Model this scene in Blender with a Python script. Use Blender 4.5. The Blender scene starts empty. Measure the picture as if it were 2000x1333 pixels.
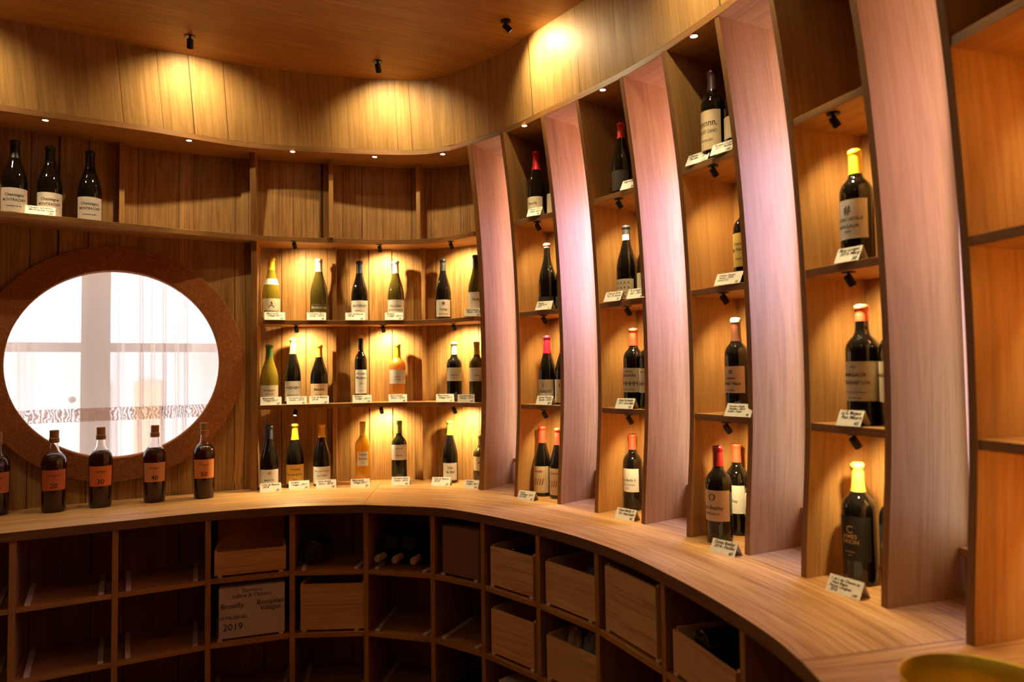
import bpy, math, random
from math import sin, cos, pi, atan2, hypot
from mathutils import Vector, Matrix
random.seed(7)
SC = bpy.context.scene
COL = SC.collection

# ------------------------------------------------------------------ camera
CAMZ = 1.476
cd = bpy.data.cameras.new('camera')
cam = bpy.data.objects.new('camera', cd)
COL.objects.link(cam)
cd.sensor_width = 36.0
cd.lens = 1365.1 / 2000 * 36.0
PITCH, ROLL = 0.04199, 0.01393
_s, _c = sin(PITCH), cos(PITCH)
_cr, _sr = cos(ROLL), sin(ROLL)
ax = Vector((_cr, -_sr * -_s * -1, 0))
u_up = Vector((0, -_s, _c))
fx = Vector((1, 0, 0)) * _cr - u_up * _sr
fy = Vector((1, 0, 0)) * _sr + u_up * _cr
fz = fx.cross(fy)
m = Matrix((fx, fy, fz)).transposed().to_4x4()
m.translation = Vector((0, 0, CAMZ))
cam.matrix_world = m
cd.clip_start = 0.05
cd.dof.use_dof = True
cd.dof.focus_distance = 3.0
cd.dof.aperture_fstop = 2.2
SC.camera = cam

# ------------------------------------------------------------------ world, exposure
SC.view_settings.view_transform = 'Standard'
SC.view_settings.look = 'None'
SC.view_settings.gamma = 1.0
SC.view_settings.use_curve_mapping = False
SC.view_settings.exposure = 0.0
w = bpy.data.worlds.new('sky')
SC.world = w
w.use_nodes = True
w.node_tree.nodes['Background'].inputs[0].default_value = (0.90, 0.93, 1.0, 1)
w.node_tree.nodes['Background'].inputs[1].default_value = 2.5

WARM = (1.0, 0.75, 0.36)
SKYC = (0.40, 0.46, 1.0)
BNC = (1.0, 0.44, 0.42)
E_SHELF, E_CEIL, E_DOWN, E_SKY, E_BNC = 12.0, 21.0, 18.0, 23.0, 7.5


def tag(o, label=None, cat=None, group=None, kind=None):
    if label: o['label'] = label
    if cat: o['category'] = cat
    if group: o['group'] = group
    if kind: o['kind'] = kind
    return o


# big daylight lamps outside the window bays of the curved wall (filled in after the ribs are known)
RIBS = {'P': (-1.299, 3.47, -0.235), 'A': (-0.146, 3.39, 0.558), '1L': (0.0, 3.217, 0.73), '1R': (0.198, 3.012, 0.832),
        '2L': (0.322, 2.837, 0.929), '2R': (0.482, 2.607, 0.977), '3L': (0.586, 2.413, 1.042), '3R': (0.716, 2.161, 1.107),
        '4L': (0.783, 1.942, 1.203), '4R': (0.879, 1.677, 1.264), '5L': (0.926, 1.465, 1.262), '5R': (0.99, 1.190, 1.30)}
OPEN = [('A', '1L', .11, .35), ('1R', '2L', 1.1, 1.25), ('2R', '3L', .85, .95), ('3R', '4L', .80, .5), ('4R', '5L', .05, .8)]


def area(name, loc, target, sx, sy, power, color):
    l = bpy.data.lights.new(name, 'AREA')
    l.shape = 'RECTANGLE'; l.size = sx; l.size_y = sy
    l.energy = power; l.color = color
    o = bpy.data.objects.new(name, l)
    o.location = loc
    o.rotation_euler = (Vector(target) - Vector(loc)).to_track_quat('-Z', 'Y').to_euler()
    COL.objects.link(o)
    return o


for a, b, k, kb in OPEN:
    A, B = RIBS[a], RIBS[b]
    ang = (A[2] + B[2]) / 2
    u = Vector((sin(ang), cos(ang), 0)); t = Vector((cos(ang), -sin(ang), 0))
    mid = Vector(((A[0] + B[0]) / 2, (A[1] + B[1]) / 2, 0)) + u * 0.30
    # sky light falling in at a slant, and light thrown back by the street
    loc = mid + u * 0.42 + t * 0.24 + Vector((0, 0, 1.98))
    area('skylight', loc, mid - u * 0.1 - t * 0.05 + Vector((0, 0, 1.45)), 0.40, .85, E_SKY * k, SKYC)
    loc = mid + u * 0.36 + t * 0.20 + Vector((0, 0, 2.12))
    area('street_light', loc, mid - u * 0.1 - t * 0.05 + Vector((0, 0, 2.2)), 0.35, .7, E_BNC * kb, BNC if b != '5L' else (1.0, .42, .26))
# daylight through the round window
area('daylight', (-2.75, 4.9, 2.6), (-1.6, 2.9, 1.2), 1.2, 1.2, 14, (0.75, 0.8, 1.0))


# ------------------------------------------------------------------ materials
def newmat(name):
    mt = bpy.data.materials.new(name); mt.use_nodes = True
    nt = mt.node_tree
    return mt, nt, nt.nodes['Principled BSDF']


def setin(b, **kw):
    for k, v in kw.items():
        k = {'base': 'Base Color', 'rough': 'Roughness', 'metal': 'Metallic', 'trans': 'Transmission Weight', 'ior': 'IOR',
             'coat': 'Coat Weight', 'spec': 'Specular IOR Level', 'emit': 'Emission Color', 'estr': 'Emission Strength',
             'alpha': 'Alpha', 'sub': 'Subsurface Weight'}[k]
        b.inputs[k].default_value = (*v, 1) if isinstance(v, tuple) else v


def plain(name, col, rough=0.5, **kw):
    mt, nt, b = newmat(name)
    setin(b, base=col, rough=rough, **kw)
    n = nt.nodes.new('ShaderNodeTexNoise'); n.inputs['Scale'].default_value = 60; n.inputs['Detail'].default_value = 3
    tc = nt.nodes.new('ShaderNodeTexCoord'); nt.links.new(tc.outputs['Object'], n.inputs['Vector'])
    mx = nt.nodes.new('ShaderNodeMix'); mx.data_type = 'RGBA'; mx.blend_type = 'MULTIPLY'
    mx.inputs['Factor'].default_value = 0.18
    mx.inputs['A'].default_value = (*col, 1)
    nt.links.new(n.outputs['Fac'], mx.inputs['B'])
    nt.links.new(mx.outputs['Result'], b.inputs['Base Color'])
    return mt


def wood(name, light, mid, dark, plank=0.0, rough=0.42, seam=0.0024, var=0.28, streak=1.0, fig=1.0):
    """procedural veneer: UV u runs across the grain, v along it, both in metres"""
    mt, nt, b = newmat(name)
    N = nt.nodes.new; L = nt.links.new

    def math_(op, a=None, c=None):
        n = N('ShaderNodeMath'); n.operation = op
        for i, x in enumerate((a, c)):
            if x is None: continue
            if isinstance(x, (int, float)): n.inputs[i].default_value = x
            else: L(x, n.inputs[i])
        return n.outputs[0]
    uv = N('ShaderNodeUVMap')
    sp = N('ShaderNodeSeparateXYZ'); L(uv.outputs[0], sp.inputs[0])
    oi = N('ShaderNodeObjectInfo')
    U, V = sp.outputs[0], sp.outputs[1]
    rnd = oi.outputs['Random']
    tint = None
    if plank:
        # plank edges wander a little in width
        k = math_('DIVIDE', U, plank)
        wob = N('ShaderNodeTexNoise'); wob.noise_dimensions = '1D'; wob.inputs['Scale'].default_value = 0.9
        L(k, wob.inputs['W'])
        k2 = math_('ADD', k, math_('MULTIPLY', wob.outputs['Fac'], 1.6))
        fl = math_('FLOOR', k2); fr = math_('FRACT', k2)
        wn = N('ShaderNodeTexWhiteNoise'); wn.noise_dimensions = '1D'; L(fl, wn.inputs['W'])
        tint = wn.outputs['Value']
        d1 = math_('MINIMUM', fr, math_('SUBTRACT', 1.0, fr))
        sm = math_('LESS_THAN', d1, seam / plank)
        rnd = math_('ADD', rnd, math_('MULTIPLY', tint, 13.0))
    off = math_('MULTIPLY', rnd, 31.7)
    # cathedral figure
    n1 = N('ShaderNodeTexNoise'); n1.inputs['Scale'].default_value = 1.0; n1.inputs['Detail'].default_value = 3
    c1 = N('ShaderNodeCombineXYZ'); L(math_('MULTIPLY', U, 16.0), c1.inputs[0]); L(math_('MULTIPLY', V, 1.1), c1.inputs[1]); L(off, c1.inputs[2])
    L(c1.outputs[0], n1.inputs['Vector'])
    ring = math_('SINE', math_('MULTIPLY', n1.outputs['Fac'], 42.0))
    # fine streaks
    n2 = N('ShaderNodeTexNoise'); n2.inputs['Scale'].default_value = 1.0; n2.inputs['Detail'].default_value = 5; n2.inputs['Roughness'].default_value = 0.65
    c2 = N('ShaderNodeCombineXYZ'); L(math_('MULTIPLY', U, 150.0), c2.inputs[0]); L(math_('MULTIPLY', V, 2.4), c2.inputs[1]); L(off, c2.inputs[2])
    L(c2.outputs[0], n2.inputs['Vector'])
    # pores
    n3 = N('ShaderNodeTexNoise'); n3.inputs['Scale'].default_value = 1.0; n3.inputs['Detail'].default_value = 2
    c3 = N('ShaderNodeCombineXYZ'); L(math_('MULTIPLY', U, 620.0), c3.inputs[0]); L(math_('MULTIPLY', V, 24.0), c3.inputs[1]); L(off, c3.inputs[2])
    L(c3.outputs[0], n3.inputs['Vector'])
    f = math_('ADD', math_('MULTIPLY', math_('SUBTRACT', n2.outputs['Fac'], 0.5), 1.5 * streak), math_('MULTIPLY', ring, 0.11 * fig))
    f = math_('ADD', f, math_('MULTIPLY', math_('SUBTRACT', n3.outputs['Fac'], 0.5), 0.5))
    f = math_('ADD', f, math_('MULTIPLY', math_('SUBTRACT', n1.outputs['Fac'], 0.5), 0.5))
    f = math_('ADD', f, 0.5)
    cr = N('ShaderNodeValToRGB')
    e = cr.color_ramp.elements
    e[0].position = 0.05; e[0].color = (*dark, 1)
    e[1].position = 0.95; e[1].color = (*light, 1)
    x = e.new(0.48); x.color = (*mid, 1)
    L(f, cr.inputs[0])
    out = cr.outputs[0]
    hs = N('ShaderNodeHueSaturation'); L(out, hs.inputs['Color'])
    if plank:
        val = math_('ADD', 1.0 - var / 2, math_('MULTIPLY', tint, var))
        val = math_('MULTIPLY', val, math_('SUBTRACT', 1.0, math_('MULTIPLY', sm, 0.82)))
    else:
        val = math_('ADD', 0.95, math_('MULTIPLY', oi.outputs['Random'], 0.1))
    L(val, hs.inputs['Value'])
    L(hs.outputs[0], b.inputs['Base Color'])
    L(math_('ADD', rough, math_('MULTIPLY', n2.outputs['Fac'], 0.16)), b.inputs['Roughness'])
    bp = N('ShaderNodeBump'); bp.inputs['Strength'].default_value = 0.12; bp.inputs['Distance'].default_value = 0.001
    hgt = math_('ADD', n3.outputs['Fac'], n2.outputs['Fac'])
    if plank: hgt = math_('SUBTRACT', hgt, math_('MULTIPLY', sm, 3.0))
    L(hgt, bp.inputs['Height']); L(bp.outputs[0], b.inputs['Normal'])
    b.inputs['Specular IOR Level'].default_value = 0.35
    return mt


OL, OM, OD = (0.56, 0.32, 0.115), (0.40, 0.205, 0.062), (0.22, 0.098, 0.025)
M = {}
M['wall'] = wood('oak_wall_planks', OL, OM, OD, plank=0.118)
M['fascia'] = wood('oak_fascia_planks', OL, (0.44, 0.235, 0.074), (0.30, 0.145, 0.04), plank=0.15, var=0.16, seam=.0014, streak=.8)
M['panel'] = wood('oak_veneer', (0.55, 0.305, 0.110), (0.45, 0.23, 0.074), (0.30, 0.145, 0.042), streak=.7)
M['edge'] = wood('oak_edge', (0.30, 0.135, 0.038), (0.235, 0.10, 0.026), (0.16, 0.065, 0.015))
M['baseedge'] = wood('oak_cabinet_edge', (0.60, 0.27, 0.062), (0.50, 0.215, 0.045), (0.38, 0.155, 0.03))
M['ceil'] = wood('oak_ceiling', (0.48, 0.235, 0.052), (0.37, 0.165, 0.032), (0.27, 0.113, 0.020), plank=0.62, seam=0.0006, var=0.1)
M['counter'] = wood('oak_counter', (0.66, 0.40, 0.18), (0.52, 0.28, 0.105), (0.31, 0.14, 0.045), rough=0.36, fig=1.2, streak=1.5)
M['base'] = wood('oak_cabinet', (0.50, 0.225, 0.055), (0.40, 0.17, 0.038), (0.28, 0.11, 0.022))
M['baseback'] = wood('oak_cabinet_back', (0.50, 0.225, 0.055), (0.40, 0.17, 0.038), (0.28, 0.11, 0.022), plank=0.12)
M['floor'] = wood('oak_floor', (0.36, 0.2, 0.09), (0.28, 0.14, 0.06), (0.18, 0.09, 0.035), plank=0.14)
M['pine'] = wood('pine_crate', (0.98, 0.60, 0.22), (0.86, 0.47, 0.15), (0.62, 0.27, 0.07), rough=.6)
M['runner'] = plain('pale_runner', (0.92, 0.66, 0.48), .6)
M['black'] = plain('black_metal', (0.012, 0.011, 0.010), .4, metal=.2)
M['white'] = plain('card_paper', (0.86, 0.82, 0.74), .8)
M['ink'] = plain('black_ink', (0.03, 0.02, 0.018), .8)
M['brass'] = plain('brass', (1.0, 0.72, 0.08), .42, metal=.82)
M['frame'] = plain('cream_paint', (0.85, 0.79, 0.68), .5)
M['plaster'] = plain('pale_render', (0.75, 0.70, 0.66), .9)
M['shutter'] = plain('ochre_shutter', (0.75, 0.45, 0.25), .8)
M['lilac'] = plain('lilac_shutter', (0.42, 0.42, 0.62), .8)
M['carton'] = plain('pale_carton', (0.88, 0.68, 0.52), .8)
M['browncarton'] = plain('brown_carton', (0.32, 0.13, 0.06), .8)
M['cork'] = plain('cork_stopper', (0.55, 0.33, 0.17), .8)
M['bag'] = plain('grey_plastic_bag', (0.30, 0.27, 0.24), .3)
M['paper'] = plain('wood_wool', (0.75, 0.52, 0.30), .9)
mt, nt, b = newmat('lamp_lens'); setin(b, base=(1, .9, .7), emit=(1.0, 0.80, 0.48), estr=14.0); M['lens'] = mt
mt, nt, b = newmat('downlight_lens'); setin(b, base=(1, .9, .7), emit=(1.0, 0.86, 0.62), estr=26.0); M['dlens'] = mt
# cork ring
mt, nt, b = newmat('cork_ring'); M['corkring'] = mt
n = nt.nodes.new('ShaderNodeTexVoronoi'); n.inputs['Scale'].default_value = 330
n2 = nt.nodes.new('ShaderNodeTexNoise'); n2.inputs['Scale'].default_value = 60; n2.inputs['Detail'].default_value = 5
tc = nt.nodes.new('ShaderNodeTexCoord')
for q in (n, n2): nt.links.new(tc.outputs['Object'], q.inputs['Vector'])
mx = nt.nodes.new('ShaderNodeMath'); mx.operation = 'MULTIPLY'
sp = nt.nodes.new('ShaderNodeSeparateColor'); nt.links.new(n.outputs['Color'], sp.inputs[0])
nt.links.new(sp.outputs[0], mx.inputs[0]); nt.links.new(n2.outputs['Fac'], mx.inputs[1])
cr = nt.nodes.new('ShaderNodeValToRGB'); cr.color_ramp.elements[0].color = (0.24, 0.074, 0.02, 1); cr.color_ramp.elements[1].color = (0.44, 0.17, 0.058, 1)
cr.color_ramp.elements[1].position = .6
nt.links.new(mx.outputs[0], cr.inputs[0]); nt.links.new(cr.outputs[0], b.inputs['Base Color']); setin(b, rough=.9, spec=.1)
# window pane: thin clear glass
mt = bpy.data.materials.new('window_glass'); mt.use_nodes = True; nt = mt.node_tree; nt.nodes.clear()
o_ = nt.nodes.new('ShaderNodeOutputMaterial'); tr = nt.nodes.new('ShaderNodeBsdfTransparent'); gl = nt.nodes.new('ShaderNodeBsdfGlossy')
gl.inputs['Roughness'].default_value = .02; mxs = nt.nodes.new('ShaderNodeMixShader'); mxs.inputs[0].default_value = .06
nt.links.new(tr.outputs[0], mxs.inputs[1]); nt.links.new(gl.outputs[0], mxs.inputs[2]); nt.links.new(mxs.outputs[0], o_.inputs[0])
M['pane'] = mt


def sheer(name, col, t):
    mt = bpy.data.materials.new(name); mt.use_nodes = True; nt = mt.node_tree; nt.nodes.clear()
    o_ = nt.nodes.new('ShaderNodeOutputMaterial'); tr = nt.nodes.new('ShaderNodeBsdfTransparent')
    tl = nt.nodes.new('ShaderNodeBsdfTranslucent'); tl.inputs[0].default_value = (*col, 1)
    df = nt.nodes.new('ShaderNodeBsdfDiffuse'); df.inputs[0].default_value = (*col, 1)
    a = nt.nodes.new('ShaderNodeMixShader'); a.inputs[0].default_value = .35
    nt.links.new(tl.outputs[0], a.inputs[1]); nt.links.new(df.outputs[0], a.inputs[2])
    c = nt.nodes.new('ShaderNodeMixShader')
    nt.links.new(tr.outputs[0], c.inputs[1]); nt.links.new(a.outputs[0], c.inputs[2]); nt.links.new(c.outputs[0], o_.inputs[0])
    # the weave gets denser where folds turn edge-on
    lw = nt.nodes.new('ShaderNodeLayerWeight'); lw.inputs[0].default_value = .45
    mr = nt.nodes.new('ShaderNodeMapRange'); mr.inputs['To Min'].default_value = t; mr.inputs['To Max'].default_value = min(1, t + .6)
    nt.links.new(lw.outputs['Facing'], mr.inputs['Value'])
    nt.links.new(mr.outputs[0], c.inputs[0])
    return mt


M['sheer'] = sheer('sheer_voile', (0.95, 0.80, 0.70), .46)
# lace: voronoi swirls
mt = sheer('lace', (0.45, 0.24, 0.17), .5); nt = mt.node_tree
vo = nt.nodes.new('ShaderNodeTexWave'); vo.inputs['Scale'].default_value = 22; vo.inputs['Distortion'].default_value = 14; vo.inputs['Detail'].default_value = 3
tc = nt.nodes.new('ShaderNodeTexCoord'); nt.links.new(tc.outputs['Object'], vo.inputs['Vector'])
mr = nt.nodes.new('ShaderNodeMapRange'); mr.inputs['To Min'].default_value = .22; mr.inputs['To Max'].default_value = .95
nt.links.new(vo.outputs['Fac'], mr.inputs['Value'])
for nd in nt.nodes:
    if nd.bl_idname == 'ShaderNodeMixShader' and nd.inputs[1].links and nd.inputs[1].links[0].from_node.bl_idname == 'ShaderNodeBsdfTransparent':
        nt.links.new(mr.outputs[0], nd.inputs[0])
M['lace'] = mt


def glassmat(name, col, trans, rough=.04):
    mt, nt, b = newmat(name); setin(b, base=col, rough=rough, trans=trans, ior=1.5, coat=.3); return mt


GL = {'dark': glassmat('black_glass', (0.006, 0.005, 0.004), 0), 'darkgreen': glassmat('dark_green_glass', (0.012, 0.013, 0.005), 0),
      'green': glassmat('green_glass', (0.16, 0.11, 0.012), .25, .08), 'olive': glassmat('olive_glass', (0.075, 0.055, 0.010), .15, .08),
      'yellowgreen': glassmat('straw_glass', (0.36, 0.27, 0.03), .35, .08), 'amber': glassmat('amber_wine', (0.85, 0.42, 0.02), .55, .08),
      'rose': glassmat('rose_wine', (0.85, 0.36, 0.06), .5, .08), 'liquid': glassmat('cognac_liquid', (0.030, 0.006, 0.002), .0),
      'clear': glassmat('clear_glass', (0.95, 0.92, 0.92), 1.0, .01)}
_cols = {}


def colmat(c, rough=.45, nm='foil'):
    k = (c, rough, nm)
    if k not in _cols: _cols[k] = plain(nm, c, rough)
    return _cols[k]


# ------------------------------------------------------------------ mesh helpers
class MB:
    def __init__(s): s.v = []; s.k = {}; s.f = []; s.uv = []; s.mi = []

    def vi(s, p):
        k = (round(p[0], 5), round(p[1], 5), round(p[2], 5))
        if k not in s.k: s.k[k] = len(s.v); s.v.append(tuple(p))
        return s.k[k]

    def face(s, ps, uvs=None, mi=0):
        ids = [s.vi(p) for p in ps]
        if uvs is None: uvs = [(p[0], p[2]) for p in ps]
        # drop degenerate
        keep = [i for i in range(len(ids)) if ids[i] != ids[i - 1]]
        if len(keep) < 3: return
        s.f.append([ids[i] for i in keep]); s.uv.append([uvs[i] for i in keep]); s.mi.append(mi)

    def box(s, o, ex, ey, ez, grain=0):
        """box from corner o with edge vectors; grain = index of edge vector the grain runs along"""
        o, E3 = Vector(o), [Vector(ex), Vector(ey), Vector(ez)]
        if E3[0].cross(E3[1]).dot(E3[2]) < 0:
            o = o + E3[0]; E3[0] = -E3[0]
        for a in range(3):
            b_, c_ = (a + 1) % 3, (a + 2) % 3
            B_, C_ = E3[b_], E3[c_]
            for side in (0, 1):
                p = o + (E3[a] if side else Vector((0, 0, 0)))
                q = [p, p + B_, p + B_ + C_, p + C_]
                lb, lc = B_.length, C_.length
                uv = [(0, 0), (lb, 0), (lb, lc), (0, lc)]
                # put grain on v
                if b_ == grain: uv = [(y, x) for x, y in uv]
                uv = [(x + a * .37 + side * .11, y) for x, y in uv]
                if not side: q.reverse(); uv.reverse()
                s.face(q, uv)
        return s

    def build(s, name, mat, parent=None, smooth=False, bevel=0, loc=None):
        me = bpy.data.meshes.new(name)
        me.from_pydata(s.v, [], s.f)
        ul = me.uv_layers.new(name='UVMap')
        i = 0
        for pi_, (poly, uvs) in enumerate(zip(me.polygons, s.uv)):
            poly.material_index = s.mi[pi_]
            for li, q in zip(poly.loop_indices, uvs): ul.data[li].uv = q
            poly.use_smooth = smooth
        me.materials.append(mat)
        if any(s.mi): me.materials.append(M['edge'] if mat is not M['base'] else M['baseedge'])
        me.validate()
        o = bpy.data.objects.new(name, me)
        COL.objects.link(o)
        if parent: o.parent = parent
        if loc: o.location = loc
        if bevel:
            bv = o.modifiers.new('bevel', 'BEVEL'); bv.width = bevel; bv.segments = 2; bv.limit_method = 'ANGLE'; bv.angle_limit = .6
        return o


def empty(name, loc=(0, 0, 0), rz=0):
    o = bpy.data.objects.new(name, None); COL.objects.link(o)
    o.location = loc; o.rotation_euler = (0, 0, rz); o.empty_display_size = .05
    return o


def lathe(prof, mb=None, seg=28, c=(0, 0, 0), cap0=True, cap1=True):
    mb = mb or MB()
    rings = []
    for r, z in prof:
        rings.append([(c[0] + r * cos(2 * pi * i / seg), c[1] + r * sin(2 * pi * i / seg), c[2] + z) for i in range(seg)])
    for a, b_ in zip(rings[:-1], rings[1:]):
        for i in range(seg):
            j = (i + 1) % seg
            mb.face([a[i], a[j], b_[j], b_[i]], [(i / seg * .3, a[0][2]), (i / seg * .3 + .01, a[0][2]), (i / seg * .3 + .01, b_[0][2]), (i / seg * .3, b_[0][2])])
    if cap0 and prof[0][0] > 1e-5: mb.face(rings[0][::-1])
    if cap1 and prof[-1][0] > 1e-5: mb.face(rings[-1])
    return mb


def arclen(pts):
    L = [0]
    for a, b_ in zip(pts[:-1], pts[1:]): L.append(L[-1] + hypot(b_[0] - a[0], b_[1] - a[1]))
    return L


def resample(pts, n, smooth=True):
    """catmull-rom resample by arclength"""
    P = [Vector((p[0], p[1])) for p in pts]
    out = []
    if smooth:
        Q = [P[0] * 2 - P[1]] + P + [P[-1] * 2 - P[-2]]
        for i in range(1, len(Q) - 2):
            for k in range(8):
                t = k / 8
                a, b_, c, d = Q[i - 1], Q[i], Q[i + 1], Q[i + 2]
                out.append(.5 * ((2 * b_) + (c - a) * t + (2 * a - 5 * b_ + 4 * c - d) * t * t + (3 * b_ - a - 3 * c + d) * t ** 3))
        out.append(P[-1])
    else:
        out = P
    L = arclen(out); T = L[-1]; res = []; j = 0
    for k in range(n):
        s_ = T * k / (n - 1)
        while j < len(L) - 2 and L[j + 1] < s_: j += 1
        f = (s_ - L[j]) / max(1e-9, L[j + 1] - L[j])
        res.append(out[j].lerp(out[j + 1], min(1, max(0, f))))
    return res


def slab(front, back, z0, z1, name, mat, parent=None, bevel=.0012, smooth=False, swap=False):
    """board between two index-matched plan polylines; grain runs along its length"""
    mb = MB(); n = len(front); s_ = arclen(back)
    sf = arclen(front)
    F = [Vector((p[0], p[1], 0)) for p in front]; B = [Vector((p[0], p[1], 0)) for p in back]
    Z0, Z1 = Vector((0, 0, z0)), Vector((0, 0, z1))

    def g(a, b_): return (b_, a) if swap else (a, b_)
    for i in range(n - 1):
        d0, d1 = (B[i] - F[i]).length, (B[i + 1] - F[i + 1]).length
        l0, l1 = sf[i], sf[i + 1]
        mb.face([F[i] + Z1, F[i + 1] + Z1, B[i + 1] + Z1, B[i] + Z1], [g(0, l0), g(0, l1), g(d1, l1), g(d0, l0)])
        mb.face([B[i] + Z0, B[i + 1] + Z0, F[i + 1] + Z0, F[i] + Z0], [g(d0 + 2, l0), g(d1 + 2, l1), g(2, l1), g(2, l0)])
        mb.face([F[i] + Z0, F[i + 1] + Z0, F[i + 1] + Z1, F[i] + Z1], [(1, l0), (1, l1), (1 + z1 - z0, l1), (1 + z1 - z0, l0)], 1)
        mb.face([B[i + 1] + Z0, B[i] + Z0, B[i] + Z1, B[i + 1] + Z1], [(1, l1), (1, l0), (1 + z1 - z0, l0), (1 + z1 - z0, l1)])
    for i, fl in ((0, 1), (n - 1, 0)):
        q = [F[i] + Z0, F[i] + Z1, B[i] + Z1, B[i] + Z0]
        u = [(z0, 0), (z1, 0), (z1, .3), (z0, .3)]
        if not fl: q.reverse(); u.reverse()
        mb.face(q, u)
    return mb.build(name, mat, parent, smooth=smooth, bevel=bevel)


def wallstrip(curve, z0, z1, name, mat, parent=None, top=None, nz=2, thick=.02, u0=0):
    """curved wall from a plan polyline with the room side on its right-hand (camera) side, with thickness"""
    mb = MB(); s_ = arclen(curve)
    top = top or curve
    n = len(curve)
    nrm = []
    for i in range(n):
        a = curve[max(0, i - 1)]; b_ = curve[min(n - 1, i + 1)]
        t = Vector((b_[0] - a[0], b_[1] - a[1])).normalized(); nrm.append(Vector((-t[1], t[0], 0)))

    def P(i, k, off):
        f = k / nz
        a = Vector((curve[i][0], curve[i][1], 0)).lerp(Vector((top[i][0], top[i][1], 0)), f)
        return a + nrm[i] * off + Vector((0, 0, z0 + (z1 - z0) * f))
    for i in range(n - 1):
        for k in range(nz):
            za, zb = z0 + (z1 - z0) * k / nz, z0 + (z1 - z0) * (k + 1) / nz
            mb.face([P(i, k, 0), P(i + 1, k, 0), P(i + 1, k + 1, 0), P(i, k + 1, 0)], [(u0 + s_[i], za), (u0 + s_[i + 1], za), (u0 + s_[i + 1], zb), (u0 + s_[i], zb)])
            mb.face([P(i + 1, k, thick), P(i, k, thick), P(i, k + 1, thick), P(i + 1, k + 1, thick)], [(s_[i + 1], za), (s_[i], za), (s_[i], zb), (s_[i + 1], zb)])
        for k in (0, nz):
            q = [P(i, k, 0), P(i, k, thick), P(i + 1, k, thick), P(i + 1, k, 0)]
            if k: q.reverse()
            mb.face(q, [(0, s_[i]), (thick, s_[i]), (thick, s_[i + 1]), (0, s_[i + 1])])
    for i in (0, n - 1):
        for k in range(nz):
            q = [P(i, k, 0), P(i, k + 1, 0), P(i, k + 1, thick), P(i, k, thick)]
            if i: q.reverse()
            mb.face(q, [(0, 0), (0, .3), (.02, .3), (.02, 0)])
    return mb.build(name, mat, parent, smooth=False)


# ------------------------------------------------------------------ levels and plan curves
ZK, Z3, Z2, Z1, ZF, ZC = 0.90, 1.320, 1.744, 2.166, 2.571, 2.915
T = 0.022
DZ = [(0.0, -.02), (0.90, 0.0), (1.32, .0303), (1.744, .0282), (2.166, -.002), (2.571, -.066), (2.915, -.14)]


def dprof(z):
    for i in range(len(DZ) - 1):
        if z <= DZ[i + 1][0] or i == len(DZ) - 2:
            z0, a = DZ[i]; z1, b_ = DZ[i + 1]; h = z1 - z0
            m0 = (DZ[i + 1][1] - DZ[i - 1][1]) / (DZ[i + 1][0] - DZ[i - 1][0]) if i > 0 else (b_ - a) / h
            m1 = (DZ[i + 2][1] - a) / (DZ[i + 2][0] - z0) if i < len(DZ) - 2 else (b_ - a) / h
            t = (z - z0) / h
            return (2 * t ** 3 - 3 * t * t + 1) * a + (t ** 3 - 2 * t * t + t) * h * m0 + (-2 * t ** 3 + 3 * t * t) * b_ + (t ** 3 - t * t) * h * m1


def U(name): a = RIBS[name][2]; return Vector((sin(a), cos(a), 0))


def P0(name): return Vector((RIBS[name][0], RIBS[name][1], 0))


def rib(name, z, off=0): return P0(name) + U(name) * (dprof(z) + off)


FB = [(-2.95, 2.16), (-2.5, 2.55), (-2.108, 2.814), (-1.878, 2.949), (-1.603, 3.108), (-1.264, 3.336), (-0.885, 3.434), (-0.633, 3.479), (-0.453, 3.487),
      (-0.346, 3.45), (-0.266, 3.407), (-0.014, 3.178), (0.148, 2.973), (0.444, 2.559), (0.662, 2.112), (0.721, 1.918), (0.816, 1.657), (0.865, 1.445), (0.925, 1.17), (0.965, .85), (1.0, .4), (1.02, -.4)]
CE = [(-2.90, 2.08), (-2.45, 2.46), (-2.062, 2.731), (-1.83, 2.865), (-1.568, 3.018), (-1.249, 3.190), (-0.85, 3.325), (-0.622, 3.380), (-0.470, 3.397),
      (-0.365, 3.368), (-0.28, 3.325), (-0.05, 3.130), (0.105, 2.928), (0.385, 2.535), (0.597, 2.08), (0.655, 1.89), (0.75, 1.63), (0.80, 1.42), (0.86, 1.15), (.90, .83), (.935, .4), (.955, -.4)]
S1E = [(-2.95, 2.22), (-2.5, 2.60), (-2.122, 2.859), (-1.915, 3.00), (-1.675, 3.185), (-1.296, 3.440), (-0.906, 3.56), (-0.647, 3.612), (-0.46, 3.609), (-0.321, 3.545), (-0.158, 3.404)]
WIN = [(-3.15, 2.22), (-2.6, 2.70), (-2.2, 3.03), (-1.85, 3.27), (-1.75, 3.33), (-1.45, 3.475), (-1.312, 3.535)]
NIC = [(-1.36, 3.672), (-1.1, 3.71), (-0.93, 3.735), (-0.72, 3.775), (-0.5, 3.775), (-0.3, 3.735), (-0.12, 3.65), (-0.052, 3.594)]
NUP = [(-1.36, 3.50), (-0.974, 3.615), (-0.722, 3.685), (-0.482, 3.721), (-0.3, 3.70), (-0.13, 3.615), (-0.070, 3.566)]

# ------------------------------------------------------------------ structure: ceiling, floor, outer walls
FBr = resample(FB, 90); CEr = resample(CE, 90)
poly = [(p[0], p[1]) for p in resample([(x - .06 * 0, y + .02) for x, y in CE], 60)]
outer = [(-3.9, 2.3)] + [(-3.9, 5.4), (2.6, 5.4), (2.6, -2.4), (-3.9, -2.4)]
cth = math.radians(27)


def cuv(p): return (-p[0] * sin(cth) + p[1] * cos(cth), p[0] * cos(cth) + p[1] * sin(cth))


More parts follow.
